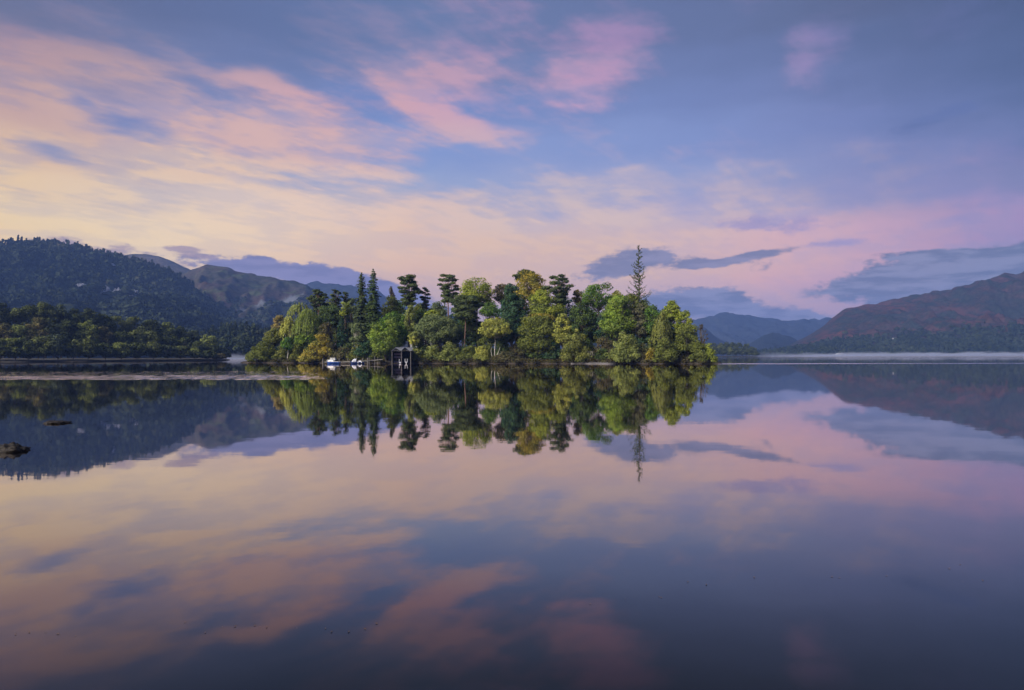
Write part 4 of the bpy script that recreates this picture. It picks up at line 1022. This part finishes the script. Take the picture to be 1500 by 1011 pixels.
# second boat
bc = W(524, 0, 219); bc[2] = 0
boat2 = empty('covered_boat', bc, 'dark blue boat with a pale hooped cover and short mast at the jetty', 'boat', rz=math.pi + .1)
h_ = MB(); hull(h_, 4.2, 1.6, -.15, .55, .35); link('hull', h_.mesh('hull', NAVY), boat2)
h_ = MB()
for xx in (.5, .95, 1.4):
    h_.tube([(xx, math.cos(a) * .72, .6 + math.sin(a) * (1.05 if xx < 1.2 else .8)) for a in np.linspace(0, math.pi, 9)], [.07] * 9, 5)
link('cover_hoops', h_.mesh('cover_hoops', WHITE, True), boat2)
h_ = MB()
V = []; 
for xx, hh in ((.45, .95), (1.0, 1.0), (1.5, .7), (1.8, .3)):
    for a in np.linspace(0, math.pi, 9): V.append((xx, math.cos(a) * .66, .58 + math.sin(a) * hh))
h_.add(V, [(i * 9 + j, (i + 1) * 9 + j, (i + 1) * 9 + j + 1, i * 9 + j + 1) for i in range(3) for j in range(8)]); link('spray_hood', h_.mesh('spray_hood', CANVAS, True), boat2)
h_ = MB(); h_.box((-.7, 0, .78), (1.0, 1.1, .45), 0, (.7, .6)); link('engine_cover', h_.mesh('engine_cover', CANVAS), boat2)
h_ = MB(); h_.tube([(.3, 0, .4), (.3, 0, 2.75)], [.045, .03], 6); link('mast', h_.mesh('mast', WOODP), boat2)
def ball(mb, c, r, n=7):
    V = [(c[0], c[1], c[2] + r[2])]
    for i in range(1, n):
        ph = math.pi * i / n
        for j in range(10): V.append((c[0] + r[0] * math.sin(ph) * math.cos(j * .6283), c[1] + r[1] * math.sin(ph) * math.sin(j * .6283), c[2] + r[2] * math.cos(ph)))
    V.append((c[0], c[1], c[2] - r[2])); Fc = [(0, 1 + (j + 1) % 10, 1 + j)[::-1] for j in range(10)]
    for i in range(n - 2):
        for j in range(10): a = 1 + i * 10 + j; b = 1 + i * 10 + (j + 1) % 10; Fc.append((a, a + 10, b + 10, b))
    e = 1 + (n - 1) * 10; Fc += [(e, 1 + (n - 2) * 10 + j, 1 + (n - 2) * 10 + (j + 1) % 10) for j in range(10)]
    mb.add(V, Fc)
for xx in (-.2, -1.3):
    h_ = MB(); ball(h_, (xx, .86, .38), (.13, .13, .25)); link('fender', h_.mesh('fender', WHITE, True), boat2)

# jetty
jr = empty('jetty', (W(473, 0, 222)[0], 222, 0), 'long low grey timber jetty with mooring posts on the left of the island', 'jetty')
jo = np.array([jr.location.x, 222, 0])
pA = W(473, 0, 222); pB = W(520, 0, 224); pC = W(560, 0, 228)
A_ = [(np.array([pA[0], pA[1], .42])), np.array([pB[0], pB[1], .46]), np.array([pC[0], pC[1], 1.15])]
h_ = MB()
for p, q in zip(A_[:-1], A_[1:]):
    d = q - p; nrm = np.array([-d[1], d[0], 0]); nrm /= np.linalg.norm(nrm); n = 16
    for i in range(n):
        a = p + d * (i / n + .004) - jo; b = p + d * ((i + 1) / n - .004) - jo; w_ = nrm * .65; z = np.array([0, 0, .2])
        h_.add([a - w_, b - w_, b + w_, a + w_, a - w_ + z, b - w_ + z, b + w_ + z, a + w_ + z], [(0, 3, 2, 1), (4, 5, 6, 7), (0, 1, 5, 4), (1, 2, 6, 5), (2, 3, 7, 6), (3, 0, 4, 7)])
link('deck', h_.mesh('deck', WOODP), jr)
h_ = MB()
for p, q in zip(A_[:-1], A_[1:]):
    d = q - p
    h_.tube([p - jo - (0, .5, .12), q - jo - (0, .5, .12)], [.09, .09], 4)
link('beam', h_.mesh('beam', DARKW), jr)
for (xp, yt_, wpx) in ((473, 525, .28), (497, 524.6, .26), (505.5, 527.3, .12), (509.7, 524.8, .2), (511.8, 527, .1), (531, 524.3, .28), (538.5, 524.2, .3), (540.8, 524, .22), (549, 521.3, .16), (553.4, 523, .16)):
    k = (xp - 473) / 87; D = 222 + 5 * k - .75; p = W(xp, yt_, D); h_ = MB()
    h_.tube([(p[0] - jo[0], p[1] - jo[1], -1.0), (p[0] - jo[0], p[1] - jo[1], p[2])], [wpx / 2 + .02, wpx / 2], 7); link('post', h_.mesh('post', WOODG), jr)

# boathouse: x 573..603, roof top y 508.7, stands in the water
DBH = 219; s_ = DBH / F
bx0, bxm, bx1 = 574.3, 588.0, 601.5
c0 = W(588, 0, DBH); c0[2] = 0
bh = empty('boathouse', c0, 'open two-bay timber boathouse with a grey slate roof standing in the water', 'boathouse')
def lx(x): return (x - 588) * s_
def lz(y): return H + (yh(588) - y) / F * DBH
for xx in (bx0, bxm, bx1):
    h_ = MB(); h_.box((lx(xx), 0, (lz(514) - .8) / 2), (.21, .21, lz(514) + .8)); link('post', h_.mesh('post', BHWOOD), bh)
    h_ = MB(); h_.box((lx(xx), 7.5, (lz(514) - .8) / 2), (.2, .2, lz(514) + .8)); link('post', h_.mesh('post', DARKW), bh)
def gable(xa, xb, xp, yp, ye, name='roof'):
    h_ = MB(); y0, y1 = -.35, 8.2; t = .16
    for (xe, sgn) in ((xa, -1), (xb, 1)):
        P0 = np.array([lx(xe), 0, lz(ye)]); P1 = np.array([lx(xp), 0, lz(yp)])
        V = []
        for yy in (y0, y1):
            for P_ in (P0, P1): V.append((P_[0], yy, P_[2])); 
            for P_ in (P1, P0): V.append((P_[0], yy, P_[2] - t))
        h_.add(V, [(0, 1, 2, 3), (7, 6, 5, 4), (0, 4, 5, 1), (1, 5, 6, 2), (2, 6, 7, 3), (3, 7, 4, 0)])
    return h_
rf = link('roof', gable(573.0, 588.0, 580.2, 509.3, 514.0).mesh('roof', SLATE), bh)
rf2 = link('roof', gable(588.05, 603.0, 593.6, 508.7, 514.0).mesh('roof', SLATE), bh)
# slate-hung front panels between and beside the gable tops
h_ = MB(); y0 = -.52
def prism(mb, poly, ya, yb):
    n = len(poly); V = [(lx(a), ya, lz(b)) for a, b in poly] + [(lx(a), yb, lz(b)) for a, b in poly]
    mb.add(V, [tuple(range(n)), tuple(range(2 * n - 1, n - 1, -1))] + [(i, i + n, (i + 1) % n + n, (i + 1) % n) for i in range(n)])
prism(h_, [(579.0, 509.0), (592.6, 509.0), (588.3, 514.2), (586.8, 514.0)], y0, y0 + .14)
prism(h_, [(593.4, 508.8), (605.8, 509.2), (603.5, 514.3), (600.5, 514.3)], y0, y0 + .14)
link('front_panel', h_.mesh('front_panel', SLATE), bh)
h_ = MB(); prism(h_, [(576.6, 514.2), (580.4, 512.6), (586.0, 514.4), (586.0, 514.9), (580.4, 513.3), (576.6, 514.8)], -.3, -.2)
prism(h_, [(589.6, 514.2), (594.2, 512.6), (600.0, 514.4), (600.0, 514.9), (594.2, 513.3), (589.6, 514.8)], -.3, -.2)
link('tie_beam', h_.mesh('tie_beam', BHWOOD), bh)
h_ = MB(); h_.box((lx(587.9), 7.85, 2.1), (lx(601.5) - lx(574.3) + .2, .12, 4.0)); link('back_wall', h_.mesh('back_wall', DARKW), bh)
for xs_ in (574.2, 601.6): h_ = MB(); h_.box((lx(xs_), 3.8, 2.1), (.1, 7.0, 4.0)); link('side_wall', h_.mesh('side_wall', DARKW), bh)
h_ = MB(); h_.box((lx(580.9), 3.0, lz(523.2)), (lx(587.2) - lx(575.2), .1, .62)); h_.box((lx(580.9), 3.0, lz(518.8)), (lx(587.2) - lx(575.2), .1, .7)); h_.box((lx(580.9), 2.9, lz(530.8)), (lx(587.2) - lx(575.2), .1, .5)); link('inner_boarding', h_.mesh('inner_boarding', PLANK), bh)
h_ = MB(); xa, xb = 593.4, 596.6
h_.box((lx(xa), -.1, (lz(525.6) + lz(530.2)) / 2), (.11, .11, lz(525.6) - lz(530.2))); h_.box((lx(xb), -.1, (lz(525.6) + lz(530.2)) / 2), (.11, .11, lz(525.6) - lz(530.2))); h_.box(((lx(xa) + lx(xb)) / 2, -.1, lz(530.5)), (lx(xb) - lx(xa) + .11, .2, .22)); h_.box(((lx(xa) + lx(xb)) / 2, -.1, .1), (.2, .1, .5))
tag(link('mooring_frame', h_.mesh('mooring_frame', CANVAS), None, c0), 'white U-shaped mooring frame in the right bay of the boathouse', 'frame')
h_ = MB(); h_.box((lx(585.0), -.2, (lz(526) + lz(530.2)) / 2), (.11, .11, lz(526) - lz(530.2))); h_.box((lx(586.1), -.2, lz(531.2)), (.62, .2, .3)); h_.box((lx(586.1), -.2, .05), (.2, .1, .5))
tag(link('mooring_frame', h_.mesh('mooring_frame', CANVAS), None, c0), 'white L-shaped mooring bracket beside the middle post of the boathouse', 'frame')

# white house glimpsed behind the trees
hc0 = W(619, 0, 256); hc0[2] = gz(619, 250)
hs = empty('island_house', hc0, 'pale house wall glimpsed through the leaves right of the boathouse', 'house')
h_ = MB(); h_.box((0, 0, 3.4), (9, 7, 6.8)); link('wall', h_.mesh('wall', WHITE), hs)
h_ = MB(); V = [(-4.8, -3.8, 6.8), (4.8, -3.8, 6.8), (4.8, 3.8, 6.8), (-4.8, 3.8, 6.8), (-2.4, 0, 9.0), (2.4, 0, 9.0)]; h_.add(V, [(0, 1, 5, 4), (2, 3, 4, 5), (1, 2, 5), (3, 0, 4), (0, 3, 2, 1)]); link('roof', h_.mesh('roof', SLATE), hs)
for xx in (-2.8, 0, 2.8):
    for zz in (2.0, 5.0):
        h_ = MB(); h_.box((xx, -3.53, zz), (1.1, .08, 1.6)); link('window', h_.mesh('window', GLASS), hs)

# little timber landing with a rail above the shingle beach
lc = W(863, 0, isl(863)[0] + 3.5); lc[2] = .9
ld = empty('viewing_deck', lc, 'small pale timber deck with a rail half hidden above the shingle beach', 'deck')
h_ = MB(); h_.box((.4, 0, 1.75), (4.2, 1.6, .14)); link('deck', h_.mesh('deck', WOODG), ld)
h_ = MB(); h_.box((-.2, -.72, 2.75), (2.4, .07, .08)); h_.box((-.2, -.72, 2.3), (2.4, .05, .06))
for xx in (-1.3, -.75, -.2, .35, .9): h_.box((xx, -.72, 2.28), (.08, .08, .9))
link('railing', h_.mesh('railing', WOODP), ld)
for xx in (-1.5, .4, 2.3): h_ = MB(); h_.box((xx, 0, .7), (.16, .16, 2.0)); link('leg', h_.mesh('leg', DARKW), ld)

# shingle beach on the island
V = []; nx_ = 40
for i in range(nx_):
    x = 836 + 66 * i / (nx_ - 1); e = math.sin(math.pi * i / (nx_ - 1)) ** .6; D = isl(x)[0]
    for j, (dd, z) in enumerate(((-3.2 * e - .2, -.25), (-2.0 * e, .05), (-.9 * e, .22), (.4, .38), (2.4, .7))):
        p = W(x, 0, D + dd); V.append((p[0], p[1], z + .04 * math.sin(i * 3.1 + j)))
mb = MB(); mb.add(V, [(i * 5 + j, (i + 1) * 5 + j, (i + 1) * 5 + j + 1, i * 5 + j + 1) for i in range(nx_ - 1) for j in range(4)])
tag(link('shingle_beach', mb.mesh('shingle_beach', plain_mat('shingle', (.08, .075, .075), (.20, .185, .19), 5, .9), True)), kind='structure')

# houses on the far side of the lake
def far_house(x, y, D, w, h, label):
    p = W(x, y, D); r = empty('white_house', p, label, 'house')
    b = MB(); b.box((0, 0, h / 2), (w, w * .55, h)); b.box((-w * .62, 0, h * .36), (w * .3, w * .4, h * .72)); link('wall', b.mesh('wall', CANVAS), r)
    b = MB(); a, c = w * .53, w * .32; V = [(-a, -c, h), (a, -c, h), (a, c, h), (-a, c, h), (-a, 0, h * 1.5), (a, 0, h * 1.5)]; b.add(V, [(0, 1, 5, 4), (2, 3, 4, 5), (1, 2, 5), (3, 0, 4), (0, 3, 2, 1)]); link('roof', b.mesh('roof', SLATE), r)
    for i in (-1, 0, 1): b = MB(); b.box((i * w * .3, -w * .28, h * .55), (w * .09, .1, h * .25)); link('window', b.mesh('window', GLASS), r)
far_house(1310.5, 497.5, surfD(GR, 1310, 497) - 14, 8, 3.4, 'white farmhouse alone among trees on the far reddish hillside')
far_house(1230, 519.6, 1515, 11, 2.8, 'low white house at the far shore of the lake, left of the farmhouse')

# ------------------------------------------------------------------ rocks near the camera
WETR = plain_mat('wet_rock', (.006, .005, .005), (.030, .024, .022), 9, .6, bump=1.0, spec=.25)
def rock(name, x, y, w, d, h, label, seed, rz=0.0, split=1.0, sink=.35):
    D = Dw(x, y); p = W(x, 0, D); V = []; n, m_ = 72, 36
    for i in range(m_ + 1):
        ph = math.pi * i / m_
        for j in range(n):
            th_ = 2 * math.pi * j / n; v = Vector((math.sin(ph) * math.cos(th_), math.sin(ph) * math.sin(th_), math.cos(ph)))
            r = 1 + .30 * mnoise.fractal(v * 1.8 + Vector((seed, 0, 0)), .7, 2, 6) + .22 * abs(mnoise.noise(v * 4 + Vector((0, seed, 0))))
            V.append((v.x * r * w / 2, v.y * r * d / 2, v.z * r * h - h * sink))
    mb = MB(); mb.add(V, [(i * n + j, (i + 1) * n + j, (i + 1) * n + (j + 1) % n, i * n + (j + 1) % n) for i in range(m_) for j in range(n)])
    o = link(name, mb.mesh(name, WETR, True), None, (p[0], p[1], 0)); o.rotation_euler[2] = rz; tag(o, label, 'rock'); return o
rock('rock', 83, 620, .92, .8, .13, 'flat dark wet rock just breaking the water on the left', 2.0)
rock('rock', 8, 661, 1.15, .8, .24, 'lumpy dark rock cut by the left edge of the picture', 5.5, .2)

# floating leaves
leafm = plain_mat('dead_leaf', (.05, .03, .02), (.13, .08, .05), 20, .7)
mb = MB(); mb.add([(-.03, 0, .004), (-.012, -.016, .008), (.014, -.013, .004), (.034, 0, .012), (.012, .016, .006), (-.014, .014, .004)], [(0, 1, 2, 3, 4, 5)]); lm_ = mb.mesh('leaf', leafm)
SPK = [(22, 930), (42, 927), (66, 927), (84, 929), (110, 932), (270, 912), (300, 927), (325, 919), (344, 918), (373, 917), (380, 919), (390, 919), (434, 921), (476, 921), (485, 926), (510, 926), (534, 922), (551, 914), (579, 909), (801, 890), (864, 885), (915, 877), (965, 875), (968, 876), (1007, 853), (1034, 857), (1104, 846), (1136, 848), (1218, 845), (1229, 847), (1267, 840), (1298, 844), (1347, 845), (1390, 833), (1406, 828), (1410, 852), (1439, 851), (1449, 813)]
rl = random.Random(3)
for x, y in SPK:
    D = Dw(x, y); o = link('floating_leaf', lm_, None, ((x - 750) / F * D, D, .004)); o.rotation_euler[2] = rl.uniform(0, 6.28); s = rl.uniform(.2, .5); o.scale = (s, s, s)
    tag(o, 'tiny dark dead leaf floating on the still foreground water', 'leaf', 'fallen leaves drifting on the foreground water')

# ------------------------------------------------------------------ mist and haze
def vol_box(name, lo, hi, mat, label=None):
    mb = MB(); c = [(a + b) / 2 for a, b in zip(lo, hi)]; s = [b - a for a, b in zip(lo, hi)]; mb.box((0, 0, 0), s); o = link(name, mb.mesh(name, mat), None, c); tag(o, label, kind='stuff'); return o
def mist_mat(name, dens, zt, scale, edge, half):
    m, nt, out = new_mat(name); l = nt.links.new
    pv = N(nt, 'ShaderNodeVolumePrincipled'); pv.inputs['Color'].default_value = (.64, .72, 1.0, 1); pv.inputs['Anisotropy'].default_value = .1
    g = N(nt, 'ShaderNodeTexCoord'); sp = N(nt, 'ShaderNodeSeparateXYZ'); l(g.outputs['Object'], sp.inputs[0])
    mp = N(nt, 'ShaderNodeMapping'); mp.inputs['Scale'].default_value = (1, .35, 2.2); mp.inputs['Rotation'].default_value = (0, math.radians(25), 0); l(g.outputs['Object'], mp.inputs[0])
    no = N(nt, 'ShaderNodeTexNoise', i_Scale=scale, i_Detail=4.0, i_Roughness=.6); l(mp.outputs[0], no.inputs[0])
    def mm(op, a, b, c=None, cl=False):
        n = N(nt, 'ShaderNodeMath', operation=op, use_clamp=cl)
        for i, v in enumerate((a, b, c)):
            if v is None: continue
            if isinstance(v, (int, float)): n.inputs[i].default_value = v
            else: l(v, n.inputs[i])
        return n.outputs[0]
    hh = mm('DIVIDE', mm('ADD', sp.outputs[2], zt / 2), zt)              # 0 bottom .. 1 top
    low = mm('POWER', mm('SUBTRACT', 1.0, hh, None, True), 2.6)
    f = mm('SUBTRACT', mm('MULTIPLY', no.outputs[0], 2.1), mm('ADD', .55, mm('MULTIPLY', hh, 1.15)), None, True)
    f = mm('ADD', mm('MULTIPLY', f, 1.0), mm('MULTIPLY', mm('POWER', low, 3.0), .35))
    ed = N(nt, 'ShaderNodeMapRange', interpolation_type='SMOOTHSTEP'); l(sp.outputs[0], ed.inputs[0]); ed.inputs[1].default_value = edge[0]; ed.inputs[2].default_value = edge[1]
    ed2 = N(nt, 'ShaderNodeMapRange', interpolation_type='SMOOTHSTEP'); l(sp.outputs[0], ed2.inputs[0]); ed2.inputs[1].default_value = half; ed2.inputs[2].default_value = half * .7
    l(mm('MULTIPLY', mm('MULTIPLY', mm('MULTIPLY', f, dens), ed.outputs[0]), ed2.outputs[0]), pv.inputs['Density']); l(pv.outputs[0], out.inputs['Volume'])
    return m
vol_box('mist', (420, 1240, .02), (1300, 1400, 14), mist_mat('mist_right', .085, 14, .040, (-440, 40), 560), 'pale bank of mist lying on the water along the far right shore')
vol_box('mist', (-250, 520, .02), (-130, 556, 9), mist_mat('mist_left', .05, 9, .09, (-60, -20), 70), 'small bright patch of mist on the water behind the left point')

m, nt, out = new_mat('air_haze')
pv = N(nt, 'ShaderNodeVolumePrincipled'); pv.inputs['Color'].default_value = (.20, .35, .88, 1); pv.inputs['Density'].default_value = .00015; pv.inputs['Anisotropy'].default_value = 0.0
nt.links.new(pv.outputs[0], out.inputs['Volume'])
vol_box('haze', (-4400, -500, -2.2), (4400, 6100, 415), m, 'thin blue morning haze filling the valley air')

# ------------------------------------------------------------------ camera and render settings
cd = bpy.data.cameras.new('camera'); co = bpy.data.objects.new('camera', cd); COL.objects.link(co); sc.camera = co
cd.sensor_width = 36; cd.sensor_fit = 'HORIZONTAL'; cd.lens = 24.0; cd.shift_y = 15.5 / 1500; cd.clip_end = 30000; cd.clip_start = .1
co.location = (0, 0, H); co.rotation_euler = (math.radians(90), math.radians(.115), 0)
sc.view_settings.view_transform = 'Standard'; sc.view_settings.look = 'None'; sc.view_settings.exposure = 0.55; sc.view_settings.gamma = 1.0
sc.render.engine = 'CYCLES'
cy = sc.cycles
cy.max_bounces = 6; cy.diffuse_bounces = 2; cy.glossy_bounces = 3; cy.transmission_bounces = 3; cy.transparent_max_bounces = 8; cy.volume_bounces = 0
cy.caustics_reflective = False; cy.caustics_refractive = False
cy.use_denoising = True
try: cy.denoiser = 'OPENIMAGEDENOISE'
except Exception: pass
cy.volume_step_rate = 1.0
cy.use_adaptive_sampling = True; cy.adaptive_threshold = .03
cy.sample_clamp_indirect = 6
